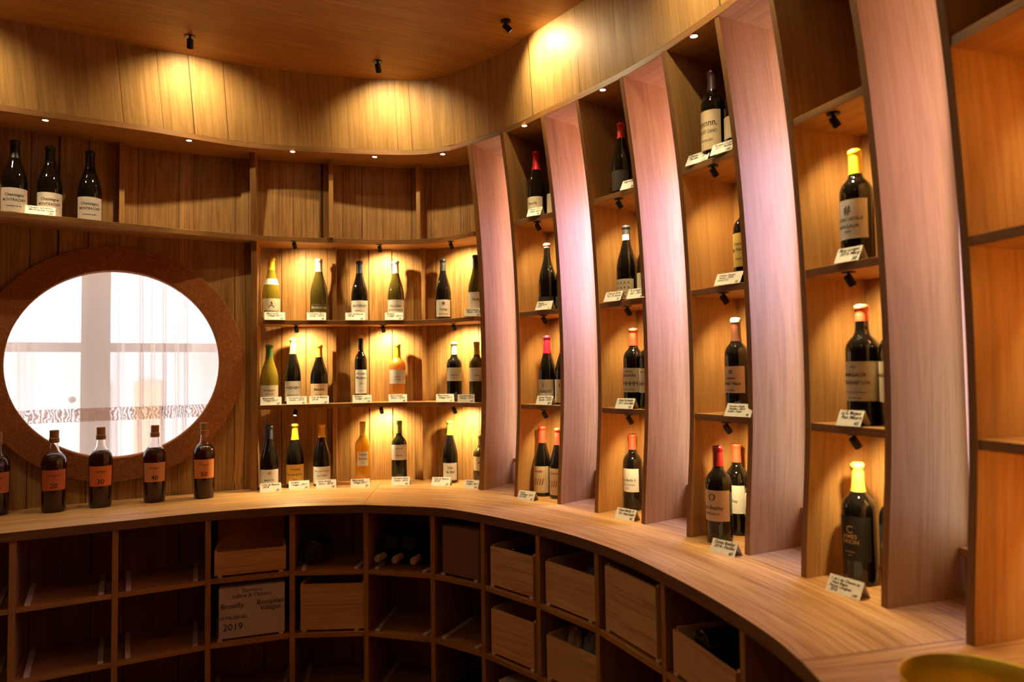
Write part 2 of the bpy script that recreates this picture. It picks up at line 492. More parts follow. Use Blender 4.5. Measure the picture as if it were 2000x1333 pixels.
mb = MB()
q = [(-3.3, -2.3, ZC), (2.0, -2.3, ZC), (2.0, 4.2, ZC), (-3.3, 4.2, ZC)]
mb.face(q[::-1], [cuv(p) for p in q[::-1]])
q2 = [(x, y, z + .05) for x, y, z in q]
mb.face(q2, [cuv(p) for p in q2])
for i in range(4):
    j = (i + 1) % 4
    mb.face([q[i], q[j], q2[j], q2[i]], [(0, 0), (0, 1), (.05, 1), (.05, 0)])
tag(mb.build('ceiling', M['ceil']), kind='structure')
mb = MB()
mb.box((-3.3, -2.3, -.05), (5.3, 0, 0), (0, 6.5, 0), (0, 0, .05), grain=1)
tag(mb.build('floor', M['floor']), kind='structure')
# walls out of sight that close the room
tag(MB().box((-3.35, -2.3, 0), (.06, 0, 0), (0, 4.75, 0), (0, 0, ZC), grain=2).build('wall_left', M['wall']), kind='structure')
tag(MB().box((-3.35, -2.36, 0), (5.4, 0, 0), (0, .06, 0), (0, 0, ZC), grain=2).build('wall_rear', M['wall']), kind='structure')
tag(wallstrip(resample([(1.27, 1.30), (1.30, .6), (1.28, -.4), (1.2, -2.3)], 16), 0, ZC, 'wall_right', M['wall'], thick=.04), kind='structure')
# fascia above the top board
tag(wallstrip(FBr, ZF + .025, ZC, 'trim_1', M['fascia'], top=CEr, nz=3, thick=.02), kind='structure')

# ------------------------------------------------------------------ window wall with the round opening
Wc = resample(WIN, 120)
Ws = arclen(Wc)


def onwall(s_, z, off=0):
    """point on the window wall: s along the wall, off towards outside"""
    s_ = min(max(s_, 0), Ws[-1] - 1e-6)
    for i in range(len(Ws) - 1):
        if Ws[i + 1] >= s_: break
    f = (s_ - Ws[i]) / (Ws[i + 1] - Ws[i])
    p = Wc[i].lerp(Wc[i + 1], f); t = (Wc[min(i + 3, 119)] - Wc[max(0, i - 2)]).normalized()
    return Vector((p[0] - t[1] * off, p[1] + t[0] * off, z))


def s_at(x):
    for i in range(len(Wc) - 1):
        if Wc[i + 1][0] >= x: return Ws[i] + (Ws[i + 1] - Ws[i]) * (x - Wc[i][0]) / (Wc[i + 1][0] - Wc[i][0])


SL, SR_ = s_at(-2.209), s_at(-1.45)
SCN = (SL + SR_) / 2; RW = 0.440; ZW = 1.533; NSEG = 72
mb = MB()
sL, sR = SCN - .62, SCN + .62
zB, zT = .86, 2.20
# rectangle <-> circle bridge
for i in range(NSEG):
    def ringpt(k, rad=RW):
        a = 2 * pi * k / NSEG
        return (SCN + rad * cos(a), ZW + rad * sin(a))

    def rectpt(k):
        a = 2 * pi * k / NSEG
        c_, s__ = cos(a), sin(a)
        hx = .62; hz = (zT - ZW) if s__ > 0 else (ZW - zB)
        f = min(hx / abs(c_) if abs(c_) > 1e-6 else 1e9, hz / abs(s__) if abs(s__) > 1e-6 else 1e9)
        return (SCN + c_ * f, ZW + s__ * f)
    for lo, hi in ((0, .33), (.33, .66), (.66, 1)):
        pts = []
        for k, f in ((i, lo), (i, hi), (i + 1, hi), (i + 1, lo)):
            a = ringpt(k); r_ = rectpt(k)
            pts.append((a[0] + (r_[0] - a[0]) * f, a[1] + (r_[1] - a[1]) * f))
        mb.face([onwall(*p) for p in pts], pts)
        mb.face([onwall(p[0], p[1], .05) for p in pts[::-1]], pts[::-1])
    a, b_ = ringpt(i), ringpt(i + 1)
    mb.face([onwall(*a), onwall(*b_), onwall(*b_, .05), onwall(*a, .05)], [(0, 0), (0, .04), (.05, .04), (.05, 0)])
for s0, s1 in ((0.0, sL), (sR, Ws[-1])):
    n = 14
    for i in range(n):
        a, b_ = s0 + (s1 - s0) * i / n, s0 + (s1 - s0) * (i + 1) / n
        q = [(a, zB), (b_, zB), (b_, zT), (a, zT)]
        mb.face([onwall(*p) for p in q], q)
        mb.face([onwall(p[0], p[1], .05) for p in q[::-1]], q[::-1])
n = 60
for i in range(n):
    a, b_ = Ws[-1] * i / n, Ws[-1] * (i + 1) / n
    for z0, z1 in ((0, zB), (zT, ZC)):
        q = [(a, z0), (b_, z0), (b_, z1), (a, z1)]
        mb.face([onwall(*p) for p in q], q)
        mb.face([onwall(p[0], p[1], .05) for p in q[::-1]], q[::-1])
tag(mb.build('wall_window', M['wall']), kind='structure')

# cork ring
win1 = empty('window_1', onwall(SCN, ZW - .55)); tag(win1, kind='structure')
mb = MB(); prof = [(RW - .004, .05), (RW - .004, -.016), (RW, -.019), (.546, -.019), (.549, -.016), (.549, .002)]
NR = 96
o0 = win1.location
for i in range(NR):
    for (r0, h0), (r1, h1) in zip(prof[:-1], prof[1:]):
        a0, a1 = 2 * pi * i / NR, 2 * pi * (i + 1) / NR
        mb.face([onwall(SCN + r * cos(a), ZW + r * sin(a), h) - o0 for r, h, a in ((r0, h0, a0), (r1, h1, a0), (r1, h1, a1), (r0, h0, a1))],
                [(0, 0)] * 4)
tag(mb.build('window_surround', M['corkring'], win1), 'brown cork window surround')

# casement beyond the round opening, and curtain
wt = (onwall(SCN + .2, 0) - onwall(SCN - .2, 0)).normalized(); wn = Vector((-wt[1], wt[0], 0))
wc = onwall(SCN, 0)


def wp(a, z, d): return wc + wt * a + wn * d + Vector((0, 0, z))


win2 = empty('window_2', wp(0, .8, .42)); tag(win2, kind='structure')


def wbox(a0, a1, z0, z1, d0, d1, name, mat, par, bevel=0.003):
    o_ = par.location
    return MB().box(wp(a0, z0, d0) - o_, wt * (a1 - a0), wn * (d1 - d0), Vector((0, 0, z1 - z0)), grain=2).build(name, mat, par, bevel=bevel)


# two leaves with a wide meeting stile
mb = MB(); o_ = win2.location
for a0, a1, z0, z1, d0, d1 in ((-.155, -.025, .75, 2.5, .40, .46), (-.95, -.86, .75, 2.5, .41, .46), (.66, .76, .75, 2.5, .41, .46),
                               (-.86, -.155, 1.60, 1.648, .42, .45), (-.025, .66, 1.60, 1.648, .42, .45), (-.86, .66, .75, .87, .41, .46), (-.86, .66, 2.42, 2.5, .41, .46)):
    mb.box(wp(a0, z0, d0) - o_, wt * (a1 - a0), wn * (d1 - d0), Vector((0, 0, z1 - z0)), grain=2)
mb.build('window_frame', M['frame'], win2, bevel=.003)
for a0, a1 in ((-.86, -.155), (-.025, .66)):
    for z0, z1 in ((.87, 1.6), (1.648, 2.42)):
        wbox(a0, a1, z0, z1, .433, .437, 'pane', M['pane'], win2, 0)
hb = MB(); lathe([(.0, 0), (.014, .002), (.018, .012), (.012, .022), (.006, .03)], hb, 16)
ho = hb.build('window_handle', M['frame'], win2, smooth=True)
ho.location = wp(-.19, 1.36, .39) - o_; ho.rotation_euler = (pi / 2, 0, atan2(wt[1], wt[0]))
# walls of the window reveal
tag(wbox(-1.3, -.95, 0, 2.75, .38, .5, 'wall_outer', M['plaster'], win2), None)
bpy.data.objects['wall_outer'].name = 'window_jamb'
wbox(.76, 1.25, 0, 2.75, .38, .5, 'window_jamb', M['plaster'], win2)
wbox(-1.3, 1.25, 0, .75, .38, .5, 'window_apron', M['plaster'], win2)
wbox(-1.3, 1.25, 2.5, 2.95, .38, .5, 'window_head', M['plaster'], win2)


# sheer curtain in two cloths with folds
def cloth(a0, a1, z0, z1, d, amp, folds, mat, name, par, nz=10):
    mb = MB(); n = 420; o_ = par.location
    def pt(i, k):
        f = i / n; g = k / nz
        a = a0 + (a1 - a0) * f
        fold = 0
        for (c, w_, h) in folds: fold += h * math.exp(-((a - c - .01 * (1 - g)) / w_) ** 2)
        y = d + amp * sin(a * 38) * .5 + fold * (.75 + .25 * g)
        return wp(a, z0 + (z1 - z0) * g, y) - o_
    for i in range(n):
        for k in range(nz):
            mb.face([pt(i, k), pt(i + 1, k), pt(i + 1, k + 1), pt(i, k + 1)], [(0, 0)] * 4)
    return mb.build(name, mat, par, smooth=True)


cur = empty('curtain', wp(0, .8, .26)); tag(cur, 'sheer white voile curtain with lace border behind the round window', 'curtain')
folds = [(.10, .007, -.05), (.155, .006, .055), (.205, .007, -.055), (.265, .006, .07), (.305, .008, -.04), (.01, .012, .035), (-.42, .012, .03), (-.37, .02, -.03)]
cloth(-.7, .6, .78, 1.255, .25, .010, folds, M['sheer'], 'hem_cloth', cur)
cloth(-.7, .6, 1.255, 1.32, .25, .010, folds, M['lace'], 'lace_band', cur, nz=3)
cloth(-.7, .6, 1.32, 2.45, .25, .010, folds, M['sheer'], 'voile', cur)
cur2 = empty('curtain', wp(.4, .8, .3)); tag(cur2, 'gathered voile curtain panel at the right edge of the round window', 'curtain')
cloth(.35, .66, .78, 2.45, .31, .03, [], M['sheer'], 'voile', cur2)

# house across the street
hs = empty('house', (-4.2, 9.5, 0)); tag(hs, 'pale rendered house front across the street seen through the round window', 'house')
MB().box((-3, 0, -2), (6, 0, 0), (0, .3, 0), (0, 0, 3.9), grain=2).build('wall', M['plaster'], hs)
for x in (-1.6, -.9, 1.3): MB().box((x, -.06, .3), (.35, 0, 0), (0, .05, 0), (0, 0, 1.1), grain=2).build('shutter', M['shutter'], hs)
MB().box((.3, -.06, .2), (.5, 0, 0), (0, .05, 0), (0, 0, 1.1), grain=2).build('door', M['lilac'], hs)

hp = empty('house', (3.9, 3.6, 0)); tag(hp, 'pink rendered house front outside the narrow windows between the columns', 'house')
MB().box((-1.9, 2.3, 0), (3.6, -4.6, 0), (.2, .16, 0), (0, 0, 4.5), grain=2).build('wall', plain('pink_render', (0.80, 0.42, 0.34), .9), hp)

# ------------------------------------------------------------------ corner niche and upper shelf
tag(wallstrip(resample(NIC, 50), ZK - .02, Z1 - .01, 'wall_corner', M['wall'], thick=.03), kind='structure')
tag(wallstrip(resample(NUP, 50), Z1 - .01, ZC, 'trim_2', M['wall'], thick=.03, u0=3.3), kind='structure')


def outerof(curve, fn): return [fn(p) for p in curve]


def split(curve, x0, x1, n=40):
    c = [p for p in resample(curve, 400) if x0 <= p[0] <= x1]
    return resample([(p[0], p[1]) for p in c], n, False)


# top board (runs over everything)
fb2 = resample(FB, 110)
bk = []
for i, p in enumerate(fb2):
    a = fb2[max(0, i - 1)]; b_ = fb2[min(109, i + 1)]; t = (b_ - a).normalized(); nn = Vector((-t[1], t[0]))
    bk.append(p + nn * .40)
o = slab(fb2, bk, ZF, ZF + .025, 'cornice_board', M['panel'])
tag(o, 'long curved oak board under the plank fascia, set with small downlights', 'shelf board')
# S1 shelf
s1 = resample(S1E[:-1] + [(-0.182, 3.424)], 90)
bk = []
for i, p in enumerate(s1):
    a = s1[max(0, i - 1)]; b_ = s1[min(89, i + 1)]; t = (b_ - a).normalized(); nn = Vector((-t[1], t[0]))
    f = i / 89
    q = p + nn * (.20 if p[0] < -1.3 else .22)
    bk.append(Vector((min(q[0], -.176 + (q[1] - 3.405) * .624), q[1])))
o = slab(s1, bk, Z1 - .025, Z1, 'wall_shelf', M['panel'])
tag(o, 'long curved oak shelf running above the round window and the corner niche', 'shelf')
for zz, lab in ((Z2, 'upper curved oak shelf inside the lit corner niche'), (Z3, 'lower curved oak shelf inside the lit corner niche')):
    f_ = split(S1E, -1.262, -.180, 40)
    bb = resample([(-1.30, 3.655), (-1.1, 3.709), (-.93, 3.734), (-.72, 3.774), (-.5, 3.774), (-.3, 3.734), (-.12, 3.655), (-.045, 3.62)], 40)
    tag(slab(f_, bb, zz - T, zz, 'niche_shelf', M['panel']), lab, 'shelf')


def side_panel(name, parent, o_, thick, zt=ZF, z0=ZK, depth=.27, dirv=None, off=0):
    """upright with a bowed front edge. thick>0: body lies towards +t (image right)"""
    u = U(name); t = Vector((u[1], -u[0], 0))
    mb = MB(); n = 26; O = Vector(o_)
    zs = [z0 + (zt - z0) * i / n for i in range(n + 1)]
    q = lambda z, s_, back: (P0(name) + u * ((depth if back else dprof(z) + off)) + t * s_ + Vector((0, 0, z)) - O)
    for a, b_ in zip(zs[:-1], zs[1:]):
        da, db = depth - dprof(a), depth - dprof(b_)
        f1 = [q(a, 0, 0), q(a, 0, 1), q(b_, 0, 1), q(b_, 0, 0)]
        f2 = [q(a, thick, 0), q(b_, thick, 0), q(b_, thick, 1), q(a, thick, 1)]
        f3 = [q(a, thick, 0), q(a, 0, 0), q(b_, 0, 0), q(b_, thick, 0)]
        f4 = [q(a, 0, 1), q(a, thick, 1), q(b_, thick, 1), q(b_, 0, 1)]
        us = [[(0, a), (da, a), (db, b_), (0, b_)], [(1, a), (1, b_), (1 + db, b_), (1 + da, a)],
              [(0, a), (.02, a), (.02, b_), (0, b_)], [(0, a), (.02, a), (.02, b_), (0, b_)]]
        for f_k, (f_, uu) in enumerate(zip((f1, f2, f3, f4), us)):
            if thick < 0: f_ = f_[::-1]; uu = uu[::-1]
            mb.face(f_[::-1], uu[::-1], 1 if f_k == 2 else 0)
    for z, rev in ((z0, 0), (zt, 1)):
        f_ = [q(z, 0, 0), q(z, thick, 0), q(z, thick, 1), q(z, 0, 1)]
        if rev: f_ = f_[::-1]
        if thick < 0: f_ = f_[::-1]
        mb.face(f_[::-1], [(0, 0), (.02, 0), (.02, .3), (0, .3)])
    return mb.build('side_panel', M['panel'], parent, bevel=.0008)


e = empty('niche_upright', P0('P') + Vector((0, 0, ZK))); tag(e, 'tall oak upright between the round window wall and the lit corner niche', 'upright')
side_panel('P', e, e.location, .028, depth=.188)
e = empty('niche_upright', P0('A') + Vector((0, 0, ZK))); tag(e, 'tall bowed oak upright closing the right end of the lit corner niche', 'upright')
side_panel('A', e, e.location, -.028, depth=.335)

# battens (shallow uprights) on the wall
for (x, y, z0, z1, lab) in ((-1.848, 3.272, Z1, ZF, 'short oak divider on the upper shelf to the right of the three large bottles'),
                            (-.945, 3.62, Z1, ZF, 'left of the two short oak dividers in the dark compartments above the niche'),
                            (-.485, 3.72, Z1, ZF, 'right of the two short oak dividers in the dark compartments above the niche')):
    dirn = Vector((-.5, .86, 0)) if x < -1.3 else (Vector((-.22, .97, 0)) if x < -.6 else Vector((.1, .99, 0)))
    t = Vector((dirn[1], -dirn[0], 0))
    dd = .05 if x < -1.3 else .085
    mb = MB().box(Vector((x, y, z0 + .0005)) - dirn * (dd), t * .022, dirn * (dd + .03), (0, 0, z1 - z0 - .001), grain=2)
    tag(mb.build('shelf_divider', M['panel'], bevel=.001), lab, 'divider')
for (x, y, dx, who) in ((-.955, 3.73, .035, 'left'), (-.48, 3.773, .035, 'right')):
    for z0, z1, nm in ((Z2, Z1 - .025, 'top'), (Z3, Z2 - T, 'middle'), (ZK, Z3 - T, 'bottom')):
        dirn = Vector((-.15, .988, 0)) if who == 'left' else Vector((.05, 1, 0))
        t = Vector((dirn[1], -dirn[0], 0))
        mb = MB().box(Vector((x, y, z0 + .0005)) - dirn * .04, t * .02, dirn * .06, (0, 0, z1 - z0 - .001), grain=2)
        tag(mb.build('wall_batten', M['panel'], bevel=.001), '%s oak batten on the back of the corner niche, %s tier' % (who, nm), 'batten')

for (x, y, dx, dy, who) in ((-1.135, 3.7005, .97, .16, 'left'), (-.690, 3.7735, 1.0, .005, 'right')):
    t = Vector((dx, dy, 0)).normalized(); dn = Vector((t[1], -t[0], 0))
    for z0, z1, nm in ((Z2, Z1 - .025, 'top'), (Z3, Z2 - T, 'middle'), (ZK, Z3 - T, 'bottom')):
        mb = MB().box(Vector((x, y, z0 + .0005)) + dn * .006, t * .042, -dn * .008, (0, 0, z1 - z0 - .001), grain=2)
        tag(mb.build('cover_strip', M['panel'], bevel=.0008), 'flat %s oak joint strip on the back of the corner niche, %s tier' % (who, nm), 'joint strip')

# ------------------------------------------------------------------ display columns
ORD = {1: 'first', 2: 'second', 3: 'third', 4: 'fourth', 5: 'fifth'}


def colname(c): return '%s display column from the left' % ORD[c]


for c in range(1, 6):
    L_, R_ = '%dL' % c, '%dR' % c
    mid = (P0(L_) + P0(R_)) / 2 + Vector((0, 0, ZK))
    e = empty('display_column', mid)
    tag(e, ['', 'narrowest-looking bowed oak display column, beside the corner niche', 'second bowed oak display column from the left, with black-capped and red-capped bottles',
            'third bowed oak display column from the left, two bottles side by side at its foot', 'fourth bowed oak display column from the left, yellow-capped bottles top and foot',
            'empty oak display column at the right edge, behind the brass bowl'][c], 'display column', 'bowed display columns of the window wall')
    O = mid
    side_panel(L_, e, O, .02)
    side_panel(R_, e, O, -.02)
    tL = Vector((U(L_)[1], -U(L_)[0], 0)); tR = Vector((U(R_)[1], -U(R_)[0], 0))
    # back
    a = P0(L_) + U(L_) * .25 + tL * .02; b_ = P0(R_) + U(R_) * .25 - tR * .02
    ln = (b_ - a); nrm = Vector((-ln[1], ln[0], 0)).normalized()
    MB().box(a + Vector((0, 0, ZK)) - O, ln, nrm * .012, Vector((0, 0, ZF - ZK)), grain=2).build('back_panel', M['panel'], e)
    for zz in (Z1, Z2, Z3):
        fr = [rib(L_, zz, .003) + tL * .0205, rib(R_, zz, .003) - tR * .0205]
        bb = [a + tL * .0005, b_ - tR * .0005]
        fr = [p - O for p in fr]; bb = [p - O for p in bb]
        slab(fr, bb, zz - T - ZK, zz - ZK, 'shelf', M['panel'], e)

# windows between the columns
for k, (a_, b2, kk, kb) in enumerate(OPEN):
    uA, uB = U(a_), U(b2)
    a = P0(a_) + uA * (.268 if a_ == 'A' else .225); b_ = P0(b2) + uB * .225
    O = (a + b_) / 2 + Vector((0, 0, ZK))
    wv = empty('window_%d' % (k + 3), O); tag(wv, kind='structure')
    ln = b_ - a; ta = ln.normalized(); nn = Vector((-ta[1], ta[0], 0))
    g = .0015
    p = a + ta * g; W_ = ln.length - 2 * g
    MB().box(p + nn * .015 + Vector((0, 0, ZK + .0)) - O, ta * W_, nn * .012, Vector((0, 0, .105)), grain=0).build('window_apron', M['panel'], wv)
    MB().box(p + Vector((0, 0, ZK + .105)) - O, ta * W_, nn * .10, Vector((0, 0, .02)), grain=0).build('window_sill', M['panel'], wv, bevel=.002)
    fr = MB()
    q = p + nn * .05
    fr.box(q + Vector((0, 0, 1.025)) - O, ta * .018, nn * .03, Vector((0, 0, ZF - 1.025 - .001)), grain=2)
    fr.box(q + ta * (W_ - .018) + Vector((0, 0, 1.025)) - O, ta * .018, nn * .03, Vector((0, 0, ZF - 1.025 - .001)), grain=2)
    fr.box(q + ta * .018 + Vector((0, 0, ZF - .03)) - O, ta * (W_ - .036), nn * .03, Vector((0, 0, .029)), grain=0)
    fr.box(q + ta * .018 + Vector((0, 0, 1.025)) - O, ta * (W_ - .036), nn * .03, Vector((0, 0, .02)), grain=0)
    fr.build('window_frame', M['frame'], wv)
    MB().box(q + ta * .018 + nn * .013 + Vector((0, 0, 1.045)) - O, ta * (W_ - .036), nn * .004, Vector((0, 0, ZF - .03 - 1.045)), grain=2).build('pane', M['pane'], wv)

# ------------------------------------------------------------------ countertop in three lengths
def ctop(fr, bk_, n, lab, swap=False):
    return tag(slab(resample(fr, n), resample(bk_, n), ZK - .036, ZK, 'countertop', M['counter'], swap=swap), lab, 'countertop')


CF = [(-2.95, 1.97), (-2.4, 2.315), (-1.887, 2.615), (-1.541, 2.811), (-1.295, 2.946), (-0.969, 3.052), (-0.66, 3.072), (-0.359, 2.992), (-0.2, 2.894), (0.01, 2.69),
      (0.189, 2.473), (0.333, 2.225), (0.434, 1.96), (0.505, 1.717), (0.546, 1.52), (0.556, 1.398)]
i6 = 6
CFa = CF[:7]; CFb = CF[6:]
ctop(CFa, [(-3.15, 2.219), (-2.6, 2.699), (-2.2, 3.029), (-1.85, 3.269), (-1.45, 3.473), (-1.33, 3.64), (-1.1, 3.709), (-.93, 3.734), (-.70, 3.775)], 50, 'oak countertop length under the round window and the left of the niche')
ctop([(-.6595, 3.072)] + CFb[1:], [(-.6985, 3.776), (-.5, 3.774), (-.3, 3.734), (-.11, 3.65), (.06, 3.70), (.27, 3.53), (.46, 3.2), (.66, 2.92), (.83, 2.62), (.98, 2.3), (1.10, 1.97), (1.235, 1.565)], 60, 'curved oak countertop length in front of the display columns')
ctop([(.557, 1.396), (.552, 1.25), (.535, 1.1), (.51, .9), (.5, .75)], [(1.236, 1.56), (1.262, 1.3), (1.27, 1.1), (1.27, .9), (1.27, .75)], 16, 'short cross-grained oak countertop end under the brass bowl', swap=True)

tag(wallstrip(resample([(-1.40, 3.54), (-1.33, 3.65), (-1.1, 3.715), (-.70, 3.78), (-.5, 3.78), (-.3, 3.74), (-.05, 3.63), (.22, 3.44), (.46, 3.19), (.66, 2.91), (.83, 2.61), (.98, 2.29), (1.10, 1.96), (1.235, 1.56), (1.26, 1.30)], 80), 0, ZK - .037, 'wall_base', M['wall'], thick=.04), kind='structure')

# ------------------------------------------------------------------ open cabinets below
DV = [(-2.172, 2.452), (-1.872, 2.634), (-1.582, 2.798), (-1.285, 2.960), (-0.968, 3.072), (-0.650, 3.083), (-0.350, 2.999), (-0.131, 2.841), (0.083, 2.615), (0.270, 2.360), (0.421, 2.030), (0.527, 1.660), (.575, 1.35)]
DVn = []
for i in range(len(DV)):
    a = DV[max(0, i - 1)]; b_ = DV[min(len(DV) - 1, i + 1)]
    t = Vector((b_[0] - a[0], b_[1] - a[1], 0)).normalized(); DVn.append(Vector((-t[1], t[0], 0)))
CZ = [0.617, 0.351, 0.085]
BAYS = []
places = ['at the far left edge', 'below the two left cognac bottles', 'below the two right cognac bottles', 'holding the low crate above the printed carton', 'holding the plain lidded crate',
          'holding three corked bottles lying down', 'holding the brown carton', 'holding two low crates', 'holding a crate over a crate with a bag', 'holding the tall pale crate', 'holding the crate of dark bottles', 'empty, at the lower right']
for i in range(len(DV) - 1):
    a = Vector((*DV[i], 0)); b_ = Vector((*DV[i + 1], 0)); na, nb = DVn[i], DVn[i + 1]
    ta = Vector((na[1], -na[0], 0)); tb = Vector((nb[1], -nb[0], 0))
    O = (a + b_) / 2
    e = empty('open_cabinet', O)
    tag(e, 'open oak cabinet bay under the counter, ' + places[i], 'cabinet', 'open cabinet bays under the counter')
    D_ = .34
    zt = ZK - .0365
    def divider(o_, t_, n_):
        mb = MB().box(o_, t_ * .022, n_ * D_, Vector((0, 0, zt)), grain=2)
        for fi, f_ in enumerate(mb.f):
            if all(abs((Vector(mb.v[j]) - o_).dot(n_)) < 1e-4 for j in f_): mb.mi[fi] = 1
        mb.build('divider', M['base'], e, bevel=.001)
    divider(a - ta * .011 - O, ta, na)
    if i == len(DV) - 2:
        divider(b_ - tb * .011 - O, tb, nb)
    fa, fb_ = a + ta * .0115, b_ - tb * .0115
    ba, bb_ = fa + na * (D_ - .005), fb_ + nb * (D_ - .005)
    ln = (fb_ - fa); tl = ln.normalized(); nl = Vector((-tl[1], tl[0], 0))
    lnb = bb_ - ba; tlb = lnb.normalized(); nlb = Vector((-tlb[1], tlb[0], 0))
    MB().box(ba - O, lnb, nlb * .01, Vector((0, 0, zt)), grain=2).build('back_panel', M['baseback'], e)
    for z in CZ:
        slab([fa - O, fb_ - O], [ba - O - nlb * .001, bb_ - O - nlb * .001], z - .02, z, 'shelf', M['base'], e, bevel=.001)
        for s_, pa, pn, tt in ((1, fa, na, ta), (-1, fb_, nb, tb)):
            o_ = pa + tt * (s_ * .026) + pn * .006 + Vector((0, 0, z))
            MB().box(o_ - O, tt * (s_ * .019), pn * (D_ - .03), Vector((0, 0, .008)), grain=1).build('runner', M['runner'], e, bevel=.001)
    BAYS.append((fa, fb_, tl, nl))
# plinth front
# ------------------------------------------------------------------ spotlights
def copytree(o, parent=None):
    c = o.copy(); COL.objects.link(c); c.parent = parent
    for ch in o.children: copytree(ch, c)
    return c


def make_spot(power, size, name='shelf_spotlight', sc=1.0, cone=138, col=WARM):
    e = empty(name)
    lathe([(.0, 0), (.017 * sc, 0), (.017 * sc, -.003), (.006, -.0035), (.0, -.0035)][::-1], None, 20).build('mounting_disc', M['black'], e, smooth=False)
    st = lathe([(.004, -.016 * sc), (.004, 0)], None, 10).build('stem', M['black'], e, smooth=True)
    # barrel points along -Z of its own frame
    lb = .030 * sc
    bo = lathe([(.0, .010), (.0095 * sc, .010), (.0105 * sc, .006), (.0105 * sc, -lb + .010), (.0085 * sc, -lb + .010), (.0085 * sc, -lb + .014), (.0, -lb + .014)][::-1], None, 20).build('barrel', M['black'], e, smooth=False)
    bo.location = (0, 0, -.018 * sc)
    ln = lathe([(.0, -lb + .0135), (.0084 * sc, -lb + .0135)], None, 16, cap0=False, cap1=False).build('lens', M['lens'], bo)
    l = bpy.data.lights.new('lamp', 'SPOT'); l.energy = power; l.color = col; l.spot_size = math.radians(cone); l.spot_blend = .85; l.shadow_soft_size = size
    lo = bpy.data.objects.new('lamp', l); COL.objects.link(lo); l.spot_blend = .85 if cone < 140 else 1.0; lo.parent = bo; lo.location = (0, 0, -lb - .000 + .008)
    return e, bo


def place_spot(proto, loc, aim, label, group, first, power=None):
    e = proto if first else copytree(proto)
    e.location = loc
    tag(e, label, 'spotlight', group)
    d = Vector(aim).normalized()
    for ch in e.children:
        if ch.name.startswith('barrel'):
            ch.rotation_euler = d.to_track_quat('-Z', 'Y').to_euler()
            if power:
                for g in ch.children:
                    if g.type == 'LIGHT': g.data = g.data.copy(); g.data.energy = power
    return e


spot_shelf, _ = make_spot(E_SHELF, .006)
first = True
G1 = 'black spotlights under the shelves'
tiers = {'S1': ('top', Z1 - .025), 'S2': ('middle', Z2 - T), 'S3': ('bottom', Z3 - T)}
nsp = {'S1': [(-1.087, 3.490), (-.683, 3.620), (-.306, 3.560)], 'S2': [(-1.094, 3.54), (-.672, 3.645), (-.298, 3.575)], 'S3': [(-1.101, 3.55), (-.684, 3.645), (-.300, 3.575)]}
for tr_, L3 in nsp.items():
    for i, (x, y) in enumerate(L3):
        w3 = ('left', 'centre', 'right')[i]
        aim = [(.02, .58, -.85), (.05, .58, -.85), (.3, .5, -.85)][i]
        if tr_ == 'S3' and i == 0: aim = (.0, -.5, -.9)
        place_spot(spot_shelf, (x, y, tiers[tr_][1]), aim, 'black spotlight at the %s of the corner niche, %s tier%s' % (w3, tiers[tr_][0], ', lit end showing' if tr_ == 'S3' and i == 0 else ''), G1, first)
        first = False
csp = {'S1': [(.121, 3.115), (.425, 2.71), (.671, 2.278), (.856, 1.817)], 'S2': [(.145, 3.138), (.455, 2.735), (.698, 2.29), (.886, 1.826)], 'S3': [(.140, 3.132), (.452, 2.73), (.696, 2.288), (.886, 1.826)]}
for tr_, L4 in csp.items():
    for i, (x, y) in enumerate(L4):
        u = (U('%dL' % (i + 1)) + U('%dR' % (i + 1))).normalized(); t = Vector((u[1], -u[0], 0))
        aim = u * .62 + t * .10 + Vector((0, 0, -.85))
        place_spot(spot_shelf, (x, y, tiers[tr_][1]), aim, 'black spotlight under the %s shelf of the %s' % ({'S1': 'top', 'S2': 'middle', 'S3': 'lowest'}[tr_], colname(i + 1)), G1, False, power=E_SHELF * .58)
# column 5 (its lamps hang just outside the frame)
for tr_, xy in (('S1', (1.02, 1.30)), ('S2', (1.03, 1.30)), ('S3', (1.03, 1.30))):
    place_spot(spot_shelf, (*xy, tiers[tr_][1]), (.7, -.1, -.7), 'black spotlight under the %s shelf of the empty right-hand column' % {'S1': 'top', 'S2': 'middle', 'S3': 'lowest'}[tr_], G1, False, power=9)

spot_ceil, _ = make_spot(E_CEIL, .012, 'ceiling_spotlight', 1.25, 143, (1.0, 0.80, 0.44))
first = True
for x, y, aim, lab in ((-1.351, 2.915, (-.28, .62, -.85), 'black ceiling spotlight over the round window, left of the other two'),
                       (-.604, 3.179, (.1, .62, -.85), 'black ceiling spotlight over the corner niche'),
                       (-.008, 2.821, (.85, .18, -.8), 'black ceiling spotlight tilted towards the display columns'),
                       (.34, 1.98, (.8, .15, -.85), 'black ceiling spotlight over the third display column'),
                       (-2.12, 2.47, (-.4, .6, -.85), 'black ceiling spotlight past the left edge of the picture')):
    place_spot(spot_ceil, (x, y, ZC), aim, lab, 'black spotlights on the plank ceiling', first); first = False

for x, y, lab in ((-1.6, .9, 'added unseen fill spotlight over the left of the room'), (-.3, .2, 'added unseen fill spotlight above the viewer'), (-1.4, -1.2, 'added unseen fill spotlight over the rear left of the room'), (.4, -1.3, 'added unseen fill spotlight over the rear right of the room')):  # lamps added out of view to warm the cabinet fronts and rib edges
    place_spot(spot_ceil, (x, y, ZC), (.05, .1, -1), lab, 'black spotlights on the plank ceiling', False, power=7)

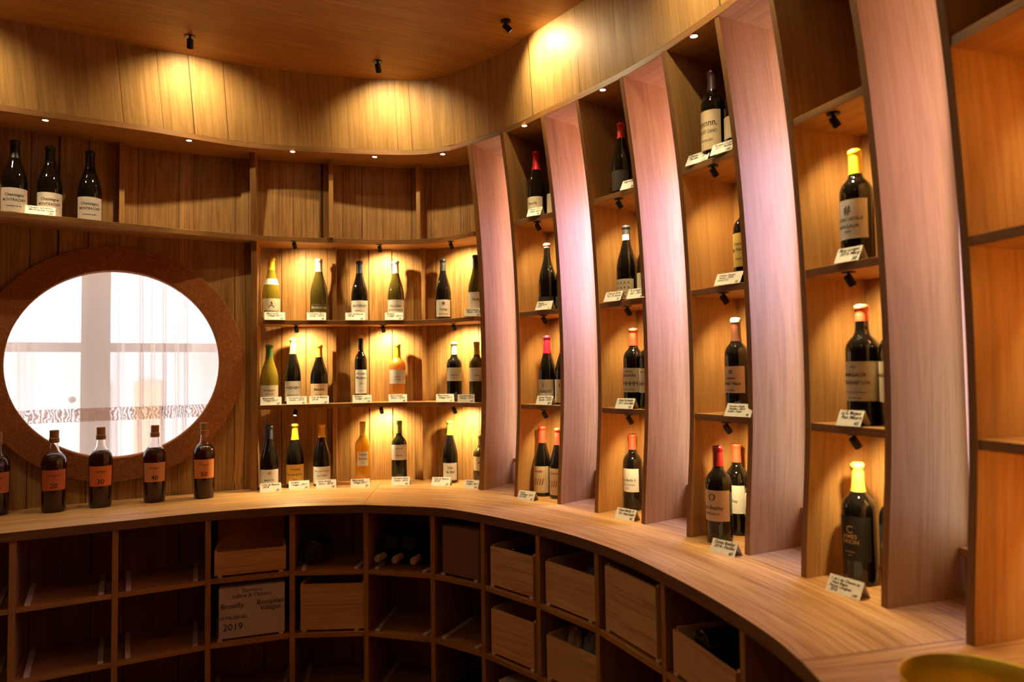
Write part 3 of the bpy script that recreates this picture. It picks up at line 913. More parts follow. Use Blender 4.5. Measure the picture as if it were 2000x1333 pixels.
# recessed downlights in the cornice board
proto = empty('recessed_downlight')
lathe([(.017, 0), (.017, -.002), (.0115, -.0025), (.0115, .0)], None, 24, cap0=False, cap1=False).build('trim_ring', M['base'], proto)
lathe([(0, -.0012), (.0114, -.0012)], None, 20, cap0=False, cap1=False).build('lens', M['dlens'], proto)
l = bpy.data.lights.new('lamp', 'SPOT'); l.energy = E_DOWN; l.color = WARM; l.spot_size = math.radians(38); l.spot_blend = 1.0; l.shadow_soft_size = .01
lo = bpy.data.objects.new('lamp', l); COL.objects.link(lo); lo.parent = proto; lo.location = (0, 0, -.004)
names_d = ['over the three large bottles', 'over the dark compartment left of the niche', 'over the left third of the niche', 'over the middle of the niche', 'over the right third of the niche',
           'over the first display column', 'over the second display column', 'over the third display column', 'over the fourth display column', 'over the empty right-hand column']
for i, (x, y) in enumerate([(-1.975, 2.935), (-1.494, 3.218), (-1.069, 3.404), (-.684, 3.505), (-.336, 3.477), (.069, 3.084), (.369, 2.694), (.614, 2.261), (.79, 1.80), (.91, 1.31)]):
    e = proto if i == 0 else copytree(proto)
    e.location = (x, y, ZF - .0003)
    tag(e, 'small bright recessed downlight in the cornice board ' + names_d[i], 'downlight', 'recessed downlights in the cornice board')


# ------------------------------------------------------------------ text
def text_tris(txt, size, shear=0.0, spacing=1.0, bold=0.0):
    cu = bpy.data.curves.new('t', 'FONT'); cu.body = txt; cu.size = size; cu.align_x = 'CENTER'; cu.shear = shear; cu.resolution_u = 2; cu.offset = bold * size
    cu.space_character = spacing
    o = bpy.data.objects.new('t', cu); COL.objects.link(o)
    bpy.context.view_layer.update()
    dg = bpy.context.evaluated_depsgraph_get(); ev = o.evaluated_get(dg); me = ev.to_mesh()
    v = [(p.co[0], p.co[1]) for p in me.vertices]; f = [list(p.vertices) for p in me.polygons]
    ev.to_mesh_clear(); bpy.data.objects.remove(o); bpy.data.curves.remove(cu)
    return v, f


def wrap_text(lines, r, z_of, maxw, name, mat, parent, ang0=-pi / 2):
    """lines: (text, size, height) wrapped on a cylinder of radius r, centred on -Y"""
    V, F = [], []
    for txt, size, zc, *sh in lines:
        v, f = text_tris(txt, size, sh[0] if sh else 0, bold=.012)
        if not v: continue
        w_ = max(x for x, _ in v) - min(x for x, _ in v); k = min(1, maxw / max(w_, 1e-6)); b0 = len(V)
        for x, y in v:
            a = ang0 + x * k / r
            V.append((r * cos(a), r * sin(a), z_of(zc) + y))
        F += [[i + b0 for i in q] for q in f]
    me = bpy.data.meshes.new(name); me.from_pydata(V, [], F); me.materials.append(mat)
    o = bpy.data.objects.new(name, me); COL.objects.link(o); o.parent = parent
    return o


# ------------------------------------------------------------------ bottles
PROF = {
    'burgundy': [(0, .012), (.5, .004), (.90, 0), (.985, .008), (1, .03), (1, .40), (.985, .45), (.93, .51), (.83, .57), (.70, .63), (.57, .69), (.47, .74), (.40, .79), (.365, .84), (.35, .90), (.345, .955), (.37, .957), (.375, .985), (.35, 1.0), (0, 1.0)],
    'bordeaux': [(0, .012), (.5, .004), (.90, 0), (.985, .008), (1, .03), (1, .595), (.985, .635), (.93, .665), (.82, .695), (.66, .72), (.52, .74), (.43, .765), (.395, .80), (.375, .86), (.365, .95), (.39, .953), (.395, .985), (.37, 1.0), (0, 1.0)],
    'cognac': [(0, .03), (.4, .015), (.82, 0), (.90, .01), (.93, .04), (.985, .45), (1, .58), (.97, .63), (.86, .67), (.66, .71), (.47, .735), (.39, .76), (.35, .81), (.335, .87), (.35, .90)],
    'flute': [(0, .012), (.5, .004), (.90, 0), (1, .02), (1, .50), (.98, .56), (.88, .62), (.70, .68), (.50, .73), (.40, .78), (.36, .85), (.35, .95), (.39, .955), (.39, .985), (.36, 1.0), (0, 1.0)],
}


def rad_at(kind, z):
    p = PROF[kind]
    for (r0, z0), (r1, z1) in zip(p[:-1], p[1:]):
        if z0 <= z <= z1 and z1 > z0: return r0 + (r1 - r0) * (z - z0) / (z1 - z0)
    return 0


def cyl_patch(kind, h, r, z0, z1, half, name, mat, parent, off=.0004, nz=6, na=28, corner=0):
    mb = MB()
    for i in range(na):
        for k in range(nz):
            q = []
            for ii, kk in ((i, k), (i + 1, k), (i + 1, k + 1), (i, k + 1)):
                a = -pi / 2 - half + 2 * half * ii / na; z = z0 + (z1 - z0) * kk / nz
                rr = rad_at(kind, z) * r + off
                q.append((rr * cos(a), rr * sin(a), z * h))
            mb.face(q, [(0, 0)] * 4)
    return mb.build(name, mat, parent, smooth=True)


_rot = {}


def make_bottle(id, kind, glass, loc, h, r, rz, cap, capz, label, lcol, lines, llab, ink=(0.05, .035, .03), half=1.25, neck=None, sh=0, caplab=None, captop=None, group=None):
    e = empty('wine_bottle' if kind != 'cognac' else 'cognac_bottle', loc, rz)
    tag(e, llab, 'bottle', group)
    p = [(a * r, b_ * h) for a, b_ in PROF[kind]]
    if kind == 'cognac':
        # dark spirit fills the body; clear glass neck above it
        bd = [q for q, (a, b_) in zip(p, PROF[kind]) if b_ <= .71]
        lathe(bd, None, 40, cap1=True).build('glass', GL['liquid'], e, smooth=True)
        nk = [q for q, (a, b_) in zip(p, PROF[kind]) if b_ >= .71]
        nk = [(a, b_) for a, b_ in nk]; nk[0] = (nk[0][0], nk[0][1] + .0004)
        inn = [(a - .0022, b_) for a, b_ in nk][::-1]
        lathe(nk + inn, None, 32, cap0=False, cap1=False).build('glass_neck', GL['clear'], e, smooth=True)
        lathe([(0, .845 * h), (.40 * r, .845 * h), (.41 * r, .90 * h), (.36 * r, .905 * h), (.37 * r, .99 * h), (.35 * r, h), (0, h)], None, 24).build('stopper', colmat((.33, .14, .035), .5, 'stopper'), e)
    else:
        lathe(p, None, 36).build('glass', GL[glass], e, smooth=True)
        if cap is not None:
            cp = [(rad_at(kind, z) * r + .0007, z * h) for z in [capz + (.955 - capz) * i / 6 for i in range(7)]]
            cp += [(.37 * r + .0022, .957 * h), (.37 * r + .0024, .985 * h), (.33 * r, 1.002 * h), (0, 1.003 * h)]
            co = lathe(cp, None, 28, cap0=False, cap1=False).build('capsule', colmat(cap, .38, 'capsule_foil'), e, smooth=True)
            if caplab: co['label'] = caplab
            if captop:
                lathe([(.375 * r + .0030, .957 * h), (.375 * r + .0030, .986 * h), (.33 * r, 1.0045 * h), (0, 1.0055 * h)], None, 28, cap0=False, cap1=False).build('capsule_top', colmat(captop, .4, 'capsule_foil'), e, smooth=True)
    if label:
        z0, z1 = label
        lo_ = cyl_patch(kind, h, r, z0, z1, half, 'label', colmat(lcol, .7, 'label_paper'), e)
        if lines:
            lh = (z1 - z0) * h; maxw = min(2 * half * .8, 1.9) * r
            wrap_text([(t_, s_ * lh, z_, sh) for t_, s_, z_ in lines], r + .0009, lambda f: z0 * h + f * lh, maxw, 'label_print', colmat(ink, .7, 'label_ink'), lo_)
    if neck:
        z0, z1, c_ = neck
        cyl_patch(kind, h, r, z0, z1, 1.3, 'neck_label', colmat(c_, .7, 'label_paper'), e, off=.0008)
    return e


LV = {'S1': Z1, 'S2': Z2, 'S3': Z3, 'K': ZK}
WHT = (.80, .76, .70); CRM = (.78, .68, .50); PINKW = (.80, .70, .64)
YEL, PALEY, ORG, RED, CRIM, NAVY, BLK, SILV, LIME, GRN = (.80, .50, .02), (.84, .70, .20), (.90, .48, .06), (.80, .06, .03), (.55, .01, .04), (.02, .025, .06), (.012, .012, .014), (.55, .52, .50), (.35, .85, .05), (.10, .26, .07)


def face_cam(x, y): return atan2(y, x) + pi / 2 - pi  # local -Y towards camera


def rzdir(d): return atan2(d[1], d[0]) + pi / 2


def B(id, lev, xy, h, r, kind, glass, cap, capz, label, lcol, lines, lab, turn=None, group=None, **kw):
    x, y = xy
    if lev != 'K':
        D0 = hypot(x, y); pu = .018; x += x / D0 * pu; y += y / D0 * pu; h *= 1 + pu / D0; r *= 1 + pu / D0
    if turn is None: d = (-x, -y)
    else:
        u = U(turn); d = (-u[0] * .8 - x / hypot(x, y) * .2, -u[1] * .8 - y / hypot(x, y) * .2)
    return make_bottle(id, kind, glass, (x, y, LV[lev] + .0004), h, r, rzdir(d), cap, capz, label, lcol, lines, lab, group=group, **kw)


GT = 'large dark bottles on the shelf over the round window'
tl_ = [('Chassagne', .17, .66), ('MONTRACHET', .16, .45), ('domaine et fils', .09, .22)]
for i, (x, y, h, w3) in enumerate(((-2.117, 2.955, .326, 'cut by the left edge'), (-2.02, 3.037, .325, 'behind a price card'), (-1.903, 3.134, .333, 'rightmost of the three'))):
    B('T', 'S1', (x, y), h, .0480, 'burgundy', 'dark', BLK, .76, (.03, .345), PINKW, tl_, 'large dark burgundy-shaped bottle on the shelf over the round window, ' + w3, group=GT)
GA = 'bottles on the upper niche shelf'
B('A1', 'S2', (-1.223, 3.549), .325, .0445, 'burgundy', 'yellowgreen', YEL, .80, (.05, .345), CRM, [('A', .45, .52), ('MEURSAULT', .15, .28), ('PREMIER CRU', .10, .12)], 'straw-green bottle with white neck collar at the left end of the upper niche shelf', neck=(.565, .66, (.85, .82, .75)), group=GA)
B('A2', 'S2', (-.997, 3.608), .325, .0452, 'burgundy', 'olive', SILV, .79, (.04, .27), (.075, .055, .02), [('Montrachet', .26, .66), ('GRAND CRU', .14, .36)], 'olive-green bottle with silver capsule and gold lettering on the upper niche shelf', ink=(.65, .50, .25), group=GA)
B('A3', 'S2', (-.796, 3.652), .318, .0435, 'burgundy', 'dark', NAVY, .79, (.02, .335), WHT, [('SANTENAY', .17, .66), ('Premier cru', .10, .44), ('2018', .10, .25)], 'dark bottle with navy capsule and white label on the upper niche shelf', group=GA)
B('A4', 'S2', (-.610, 3.678), .320, .0438, 'burgundy', 'olive', (.86, .82, .74), .79, (.03, .345), WHT, [('PULIGNY', .15, .62), ('MONTRACHET', .13, .42), ('2019', .10, .2)], 'green bottle with white capsule and plain white label on the upper niche shelf', group=GA)
B('A5', 'S2', (-.355, 3.627), .318, .0418, 'burgundy', 'dark', (.02, .022, .022), .80, (.045, .32), WHT, [('*', .5, .55), ('Volnay', .18, .38), ('MONOPOLE', .10, .12)], 'dark bottle with black capsule and square white label low on the upper niche shelf', half=1.0, group=GA)
B('A6', 'S2', (-.178, 3.515), .318, .0405, 'burgundy', 'olive', (.03, .03, .02), .80, (.06, .40), WHT, [('Rully', .18, .6)], 'olive bottle half hidden at the right end of the upper niche shelf', group=GA)
GB = 'bottles on the lower niche shelf'
B('B1', 'S3', (-1.232, 3.545), .302, .0445, 'burgundy', 'yellowgreen', GRN, .79, (.04, .32), CRM, [('Bourgogne', .16, .66), ('ALIGOTE', .12, .42), ('2019', .1, .2)], 'straw-green bottle with dark green capsule, left end of the lower niche shelf', group=GB)
B('B2', 'S3', (-1.125, 3.585), .335, .0405, 'burgundy', 'dark', PALEY, .76, (.04, .345), (.82, .80, .76), [('~o~o~', .30, .60), ('SAVIGNY', .14, .25)], 'dark bottle with pale yellow capsule and illustrated white label on the lower niche shelf', group=GB)
B('B3', 'S3', (-1.000, 3.618), .300, .0445, 'burgundy', 'dark', ORG, .79, (.03, .335), (.80, .56, .34), [('Beaune', .2, .62), ('1er CRU', .12, .36)], 'dark bottle with orange capsule and tan label on the lower niche shelf', group=GB)
B('B4', 'S3', (-.793, 3.663), .348, .0320, 'bordeaux', 'dark', (.015, .012, .012), .80, (.13, .485), WHT, [('Domaine', .12, .80), ('Maratray', .15, .62), ('2018', .08, .4), ('~~~', .14, .08)], 'slim dark bottle with a tall white label on the lower niche shelf', captop=(.78, .70, .58), half=1.1, group=GB)
B('B5', 'S3', (-.606, 3.688), .302, .0425, 'bordeaux', 'rose', YEL, .79, (.31, .55), WHT, [('SAINTE', .12, .45), ('VICTOIRE', .12, .25)], 'bottle of orange-pink wine with yellow capsule on the lower niche shelf', group=GB)
B('B6', 'S3', (-.299, 3.601), .304, .0395, 'bordeaux', 'dark', (.88, .84, .76), .79, (.345, .57), WHT, [('BANDOL', .14, .40), ('2017', .10, .2)], 'white-capped dark bottle with high white label, lower niche shelf', group=GB)
B('B7', 'S3', (-.178, 3.505), .300, .0385, 'bordeaux', 'olive', (.75, .55, .12), .79, (.345, .57), WHT, [('Cassis', .16, .4)], 'olive bottle with gold capsule half hidden at the right end of the lower niche shelf', group=GB)
GC = 'bottles on the counter inside the corner niche'
B('C1', 'K', (-1.222, 3.517), .316, .0440, 'burgundy', 'dark', NAVY, .79, (.04, .32), WHT, [('+', .35, .68), ('MARTIN', .15, .36), ('BRUT', .10, .18)], 'dark bottle with navy capsule at the left end of the counter inside the niche', group=GC)
B('C2', 'K', (-1.113, 3.580), .318, .0445, 'burgundy', 'dark', YEL, .75, (.06, .365), (.82, .47, .09), [('Coteaux', .16, .72), ('Bourguignons', .16, .45), ('2018', .10, .2)], 'dark bottle with bright yellow capsule and ochre label on the counter inside the niche', group=GC)
B('C3', 'K', (-.985, 3.612), .315, .0438, 'burgundy', 'dark', ORG, .78, (.04, .315), WHT, [('Nuits Saint Georges', .12, .72), ('Les Cailles', .14, .45), ('2017', .1, .2)], 'dark bottle with orange capsule and white label on the counter inside the niche', group=GC)
B('C4', 'K', (-.781, 3.640), .320, .0385, 'bordeaux', 'amber', (.80, .55, .10), .79, (.30, .53), WHT, [('CHATEAU', .14, .74), ('Sauternes', .16, .46), ('2015', .1, .2)], 'clear bottle of golden dessert wine with square label on the counter inside the niche', half=.75, group=GC)
B('C5', 'K', (-.598, 3.675), .320, .0405, 'bordeaux', 'darkgreen', (.22, .23, .06), .80, (.375, .62), WHT, [('* * *', .25, .62), ('GRAVES', .13, .25)], 'dark bottle with olive capsule and high white label on the counter inside the niche', group=GC)
B('C6', 'K', (-.331, 3.655), .318, .0412, 'burgundy', 'dark', LIME, .77, (.05, .325), WHT, [('Villa', .20, .66), ('du Bel', .20, .42)], 'dark bottle with lime-green capsule on the counter inside the niche', half=1.0, group=GC)
B('C7', 'K', (-.165, 3.560), .250, .0390, 'bordeaux', 'olive', (.25, .2, .06), .80, (.30, .58), CRM, [('Muscat', .16, .5)], 'short olive bottle half hidden at the right end of the counter inside the niche', group=GC)
GG = 'amber spirit bottles on the counter before the round window'
for i, (x, y, h, num, c_) in enumerate(((-2.175, 2.960, .345, '10', (.62, .17, .05)), (-1.973, 3.018, .346, '20', (.62, .17, .06)), (-1.828, 3.113, .349, '30', (.80, .20, .05)), (-1.643, 3.219, .347, '40', (.72, .30, .12)), (-1.454, 3.304, .349, '50', (.78, .28, .08)))):
    B('G', 'K', (x, y), h, .0475, 'cognac', None, None, 0, (.27, .52), c_, [('Armagnac', .12, .70), ('XO', .06, .5), (num, .34, .12)],
      ['dark spirit bottle cut off by the left edge of the counter', 'dark spirit bottle with an orange label numbered 20', 'dark spirit bottle with a red-orange label numbered 30', 'dark spirit bottle with an orange label numbered 40', 'dark spirit bottle with an orange label numbered 50'][i], half=1.12, group=GG)
GD = 'bottles in the display columns'
LBK = (.30, .22, .15)
B('11', 'S1', (.121, 3.161), .312, .0410, 'burgundy', 'dark', (.72, .02, .02), .72, (.03, .31), CRM, [('Fleurie', .2, .6)], 'dark bottle with red capsule on the top shelf of the first display column', turn='1L', group=GD)
B('11b', 'S1', (.207, 3.127), .305, .0405, 'burgundy', 'dark', (.2, .02, .02), .78, (.03, .34), CRM, [], 'dark bottle half hidden, right of top shelf of the first display column', turn='1L', group=GD)
B('12', 'S2', (.165, 3.160), .308, .0410, 'burgundy', 'dark', (.80, .36, .30), .93, (.05, .20), (.05, .045, .04), [('Morgon', .35, .4)], 'dark bottle with pink wax tip on the middle shelf of the first display column', ink=(.4, .36, .3), turn='1L', group=GD)
B('12b', 'S2', (.239, 3.118), .301, .0405, 'burgundy', 'dark', BLK, .80, (.05, .2), (.05, .045, .04), [], 'dark bottle half hidden, right of middle shelf of the first display column', turn='1L', group=GD)
B('13', 'S3', (.159, 3.180), .310, .0410, 'burgundy', 'dark', CRIM, .74, (.03, .36), CRM, [('i', .3, .68), ('COTE-ROTIE', .17, .42), ('2017', .1, .2)], 'bottle with crimson capsule and cream label on the lowest shelf of the first display column', turn='1L', group=GD)
B('13b', 'S3', (.229, 3.119), .310, .0405, 'burgundy', 'dark', CRIM, .74, (.03, .36), CRM, [('i', .3, .68)], 'dark bottle half hidden, right of lowest shelf of the first display column', turn='1L', group=GD)
B('14', 'K', (.133, 3.247), .316, .0415, 'burgundy', 'dark', RED, .76, (.05, .43), (.68, .50, .30), [('Goutz', .14, .78), ('/////', .34, .30)], 'red-capped bottle with red-cream pictorial label at the foot of the first display column', ink=(.30, .03, .015), turn='1L', group=GD)
B('14b', 'K', (.202, 3.176), .312, .0412, 'burgundy', 'dark', RED, .76, (.05, .43), (.68, .50, .30), [('Goutz', .14, .78), ('/////', .34, .30)], 'dark red-capped bottle half hidden at the right foot of the first display column', ink=(.30, .03, .015), turn='1L', group=GD)
B('21', 'S1', (.445, 2.742), .291, .0395, 'burgundy', 'dark', (.75, .05, .02), .78, (.05, .32), (.03, .02, .02), [], 'dark bottle with red capsule on the top shelf of the second display column', turn='2L', group=GD)
B('22', 'S2', (.462, 2.771), .305, .0420, 'burgundy', 'dark', (.03, .03, .035), .80, (.02, .285), CRM, [('^ ^ ^ ^ ^', .26, .68), ('^ ^ ^ ^ ^', .26, .45), ('Chapoutier', .12, .30), ('^ ^ ^ ^ ^', .26, .02)], 'bottle with dotted cream label on the middle shelf of the second display column', turn='2L', group=GD, neck=(.80, .875, (.75, .72, .65)))
B('22b', 'S2', (.527, 2.690), .289, .0390, 'burgundy', 'dark', BLK, .80, (.05, .35), CRM, [], 'dark bottle half hidden, right of middle shelf of the second display column', turn='2L', group=GD)
B('23', 'S3', (.480, 2.761), .315, .0418, 'bordeaux', 'dark', (.88, .10, .05), .78, (.20, .50), CRM, [('CHATEAU', .10, .82), ('BRANAIRE', .15, .64), ('HHHHH', .26, .28), ('SAINT-JULIEN', .09, .08)], 'red-capped bottle with castle label on the lowest shelf of the second display column', turn='2L', group=GD)
B('23b', 'S3', (.529, 2.693), .310, .0408, 'bordeaux', 'dark', (.88, .10, .05), .78, (.20, .50), CRM, [('CHATEAU', .10, .82), ('HHHHH', .26, .28)], 'dark bottle half hidden, right of lowest shelf of the second display column', turn='2L', group=GD)
B('24', 'K', (.490, 2.900), .308, .0395, 'bordeaux', 'dark', (.85, .10, .05), .79, (.24, .545), WHT, [('Haut-Bailly II', .15, .46), ('PESSAC-LEOGNAN', .08, .28), ('2016', .08, .14)], 'red-capped bottle with white label at the foot of the second display column', turn='2L', group=GD)
B('31', 'S1', (.687, 2.319), .316, .0400, 'bordeaux', 'dark', (.06, .02, .02), .78, (.12, .54), (.74, .58, .36), [('.nnnnn.', .24, .60), ('PONTET CANET', .12, .42), ('PAUILLAC', .08, .22)], 'dark bottle with tan chateau label on the top shelf of the third display column', turn='3L', group=GD)
B('31b', 'S1', (.745, 2.257), .290, .0388, 'bordeaux', 'dark', (.06, .02, .02), .78, (.2, .45), (.74, .58, .36), [], 'dark bottle half hidden, right of top shelf of the third display column', turn='3L', group=GD)
B('32', 'S2', (.760, 2.245), .290, .0390, 'bordeaux', 'dark', BLK, .80, (.19, .565), (.88, .60, .16), [('Chateau', .12, .64), ('de Fieuzal', .16, .46), ('PESSAC', .08, .2)], 'bottle with yellow label half hidden on the middle shelf of the third display column', turn='3L', group=GD)
B('33', 'S3', (.738, 2.300), .316, .0388, 'bordeaux', 'dark', (.14, .05, .03), .76, (.225, .50), (.72, .50, .36), [('o', .3, .72), ('Chateau', .12, .52), ('Smith Haut', .17, .30), ('Pauillac', .1, .08)], 'bottle with brown white-tipped capsule on the lowest shelf of the third display column', captop=(.75, .62, .48), sh=.3, turn='3L', group=GD)
B('34', 'K', (.678, 2.335), .316, .0418, 'bordeaux', 'dark', (.25, .012, .015), .79, (.235, .55), (.72, .50, .36), [('O', .34, .66), ('Haut Batailley', .17, .38), ('MARGAUX', .11, .2)], 'front bottle with oxblood capsule at the foot of the third display column', sh=.15, half=1.5, turn='3L', group=GD)
B('34b', 'K', (.775, 2.447), .312, .0392, 'bordeaux', 'dark', (.90, .12, .05), .79, (.24, .545), (.85, .80, .68), [('Batailley', .15, .4)], 'rear bottle with orange-red capsule at the foot of the third display column', turn='3L', group=GD)
B('34c', 'K', (.812, 2.360), .250, .0385, 'bordeaux', 'dark', BLK, .79, (.3, .62), (.85, .80, .68), [], 'dark bottle almost hidden at the right foot of the third display column', turn='3L', group=GD)
B('42', 'S2', (.911, 1.822), .303, .0410, 'bordeaux', 'dark', (.95, .66, .04), .78, (.205, .545), (.84, .80, .74), [('#', .3, .66), ('CHATEAU LARTIGUE', .12, .46), ('MARGAUX', .12, .28), ('2016', .08, .16)], 'yellow-capped bottle with white crested label on the middle shelf of the fourth display column', turn='4L', group=GD)
B('43', 'S3', (.918, 1.830), .314, .0425, 'bordeaux', 'dark', (.90, .20, .10), .86, (.20, .525), (.78, .66, .46), [('2016', .07, .84), ('MARGAUX', .13, .62), ('FONGRAVEY LON', .13, .42), ('grand vin de bordeaux', .07, .2), ('mis en bouteille', .06, .06)], 'orange-red-capped bottle with cream label on the lowest shelf of the fourth display column', half=1.5, turn='4L', group=GD)
B('43b', 'S3', (.962, 1.752), .311, .0395, 'bordeaux', 'dark', (.90, .20, .10), .86, (.20, .525), (.78, .66, .46), [('MARGAUX', .13, .62)], 'dark bottle half hidden, right of lowest shelf of the fourth display column', turn='4L', group=GD)
B('44', 'K', (.920, 1.885), .316, .0425, 'bordeaux', 'dark', (.92, .68, .10), .76, (.20, .565), (.022, .018, .014), [('C', .24, .62), ('JAMES', .13, .50), ('ORION', .13, .38), ('bordeaux', .06, .18), ('2015', .05, .10)], 'black-labelled gold-capped bottle at the foot of the fourth display column', ink=(.70, .46, .18), half=1.3, turn='4L', group=GD)
B('44b', 'K', (.972, 1.800), .300, .0385, 'bordeaux', 'dark', (.92, .68, .10), .76, (.20, .565), (.022, .018, .014), [('C', .24, .62), ('JAMES', .13, .50)], 'black-labelled bottle half hidden at the right foot of the fourth display column', ink=(.70, .46, .18), turn='4L', group=GD)

# ------------------------------------------------------------------ price cards
HAND = [['Saint-Aubin', 'blanc - 2018', '38'], ['Meursault', 'Village 2017', '52'], ['Domaine Rion', 'Nuits - 2016', '46'], ['Cote de Beaune', '2018', '29'], ['Savigny', 'rouge - 2017', '34']]


def card(lev, xy, wdt, lab, lines=None, turn=None, ry=0, k=[0]):
    x, y = xy
    if turn: u = U(turn); d = Vector((-u[0], -u[1], 0)) * .85 + Vector((-x, -y, 0)).normalized() * .15
    else: d = Vector((-x, -y, 0)).normalized()
    rz = rzdir(d) + ry
    hh, dep = .040, .021
    o0 = Vector((x, y, LV[lev] + .0004))
    mb = MB(); a = wdt / 2; th = .0006
    # two leaning faces joined at the ridge, with paper thickness
    for sgn in (-1, 1):
        A_ = [Vector((-a, sgn * dep, 0)), Vector((a, sgn * dep, 0)), Vector((a, 0, hh)), Vector((-a, 0, hh))]
        nrm = Vector((0, sgn * hh, dep)).normalized() * th
        A2 = [p - nrm for p in A_]
        fr, bk_ = (A_, A2[::-1]) if sgn < 0 else (A_[::-1], A2)
        mb.face(fr, [(0, 0)] * 4); mb.face(bk_, [(0, 0)] * 4)
        for i in range(4):
            j = (i + 1) % 4; mb.face([A_[i], A_[j], A2[j], A2[i]], [(0, 0)] * 4)
    o = mb.build('price_card', M['white']); o.location = o0; o.rotation_euler = (0, 0, rz)
    tag(o, lab, 'price card', 'folded price cards')
    lines = lines or HAND[k[0] % 5]; k[0] += 1
    V, F = [], []
    n = len(lines)
    sl = Vector((0, dep, hh)).normalized(); nf = Vector((0, -hh, dep)).normalized() * .0005
    L_ = hypot(hh, dep)
    for i, t_ in enumerate(lines):
        last = i == n - 1
        v, f = text_tris(t_, L_ * (.31 if n < 4 else .22), .25, bold=.018)
        if not v: continue
        x0 = min(p[0] for p in v); x1 = max(p[0] for p in v); w_ = x1 - x0; sc = min(1, wdt * .82 / max(w_, 1e-6))
        shift = (wdt * .40 - w_ * sc / 2) if last else (-wdt * .42 + w_ * sc / 2) + (i % 2) * .004
        base = L_ * (.72 - (.27 if n < 4 else .20) * i) if not last else L_ * .08
        b0 = len(V)
        for px, py in v:
            s_ = base + py + random.uniform(-.0001, .0001)
            p = Vector((px * sc + shift, -dep, 0)) + sl * s_ + nf
            V.append(tuple(p))
        F += [[q_ + b0 for q_ in fc] for fc in f]
    me = bpy.data.meshes.new('handwriting'); me.from_pydata(V, [], F); me.materials.append(M['ink'])
    ho_ = bpy.data.objects.new('handwriting', me); COL.objects.link(ho_); ho_.parent = o
    return o


card('S1', (-2.012, 2.966), .108, 'white price card on the shelf over the round window', ['Chassagne Saint-Abdon', 'Montrachet rouge', '92'])
for (x, y, w_, lab) in ((-1.188, 3.497, .098, 'price card at the foot of the yellow-capped bottle, upper niche shelf'), (-.994, 3.551, .094, 'price card before the silver-capped olive bottle, upper niche shelf'),
                        (-.806, 3.592, .098, 'price card before the navy-capped bottle, upper niche shelf'), (-.611, 3.618, .092, 'price card before the white-capped green bottle, upper niche shelf'),
                        (-.192, 3.444, .080, 'price card at the right end of the upper niche shelf')):
    card('S2', (x, y), w_, lab)
for (x, y, w_, lab) in ((-1.205, 3.492, .100, 'price card before the green-capped bottle, lower niche shelf'), (-1.088, 3.527, .096, 'price card before the pale-yellow-capped bottle, lower niche shelf'), (-.983, 3.556, .096, 'price card before the tan-labelled bottle, lower niche shelf'),
                        (-.774, 3.600, .096, 'price card before the slim bottle, lower niche shelf'), (-.595, 3.625, .094, 'price card before the orange-pink wine, lower niche shelf'),
                        (-.345, 3.572, .092, 'price card left of the white-capped bottle, lower niche shelf'), (-.232, 3.482, .084, 'price card at the right end of the lower niche shelf')):
    card('S3', (x, y), w_, lab)
for (x, y, w_, lab, ry) in ((-1.193, 3.452, .098, 'price card before the navy-capped bottle, on the niche counter', 0), (-1.073, 3.516, .098, 'price card before the ochre-labelled bottle, on the niche counter', 0), (-.943, 3.536, .098, 'price card before the orange-capped bottle, on the niche counter', 0),
                            (-.775, 3.55, .095, 'price card before the golden wine, on the niche counter', 0), (-.578, 3.60, .092, 'price card before the olive-capped bottle, on the niche counter', -.15),
                            (-.366, 3.565, .098, 'price card left of the lime-capped bottle, on the niche counter', -.3), (-.204, 3.462, .080, 'price card at the right end of the niche counter', -.5)):
    card('K', (x, y), w_, lab, ry=ry)
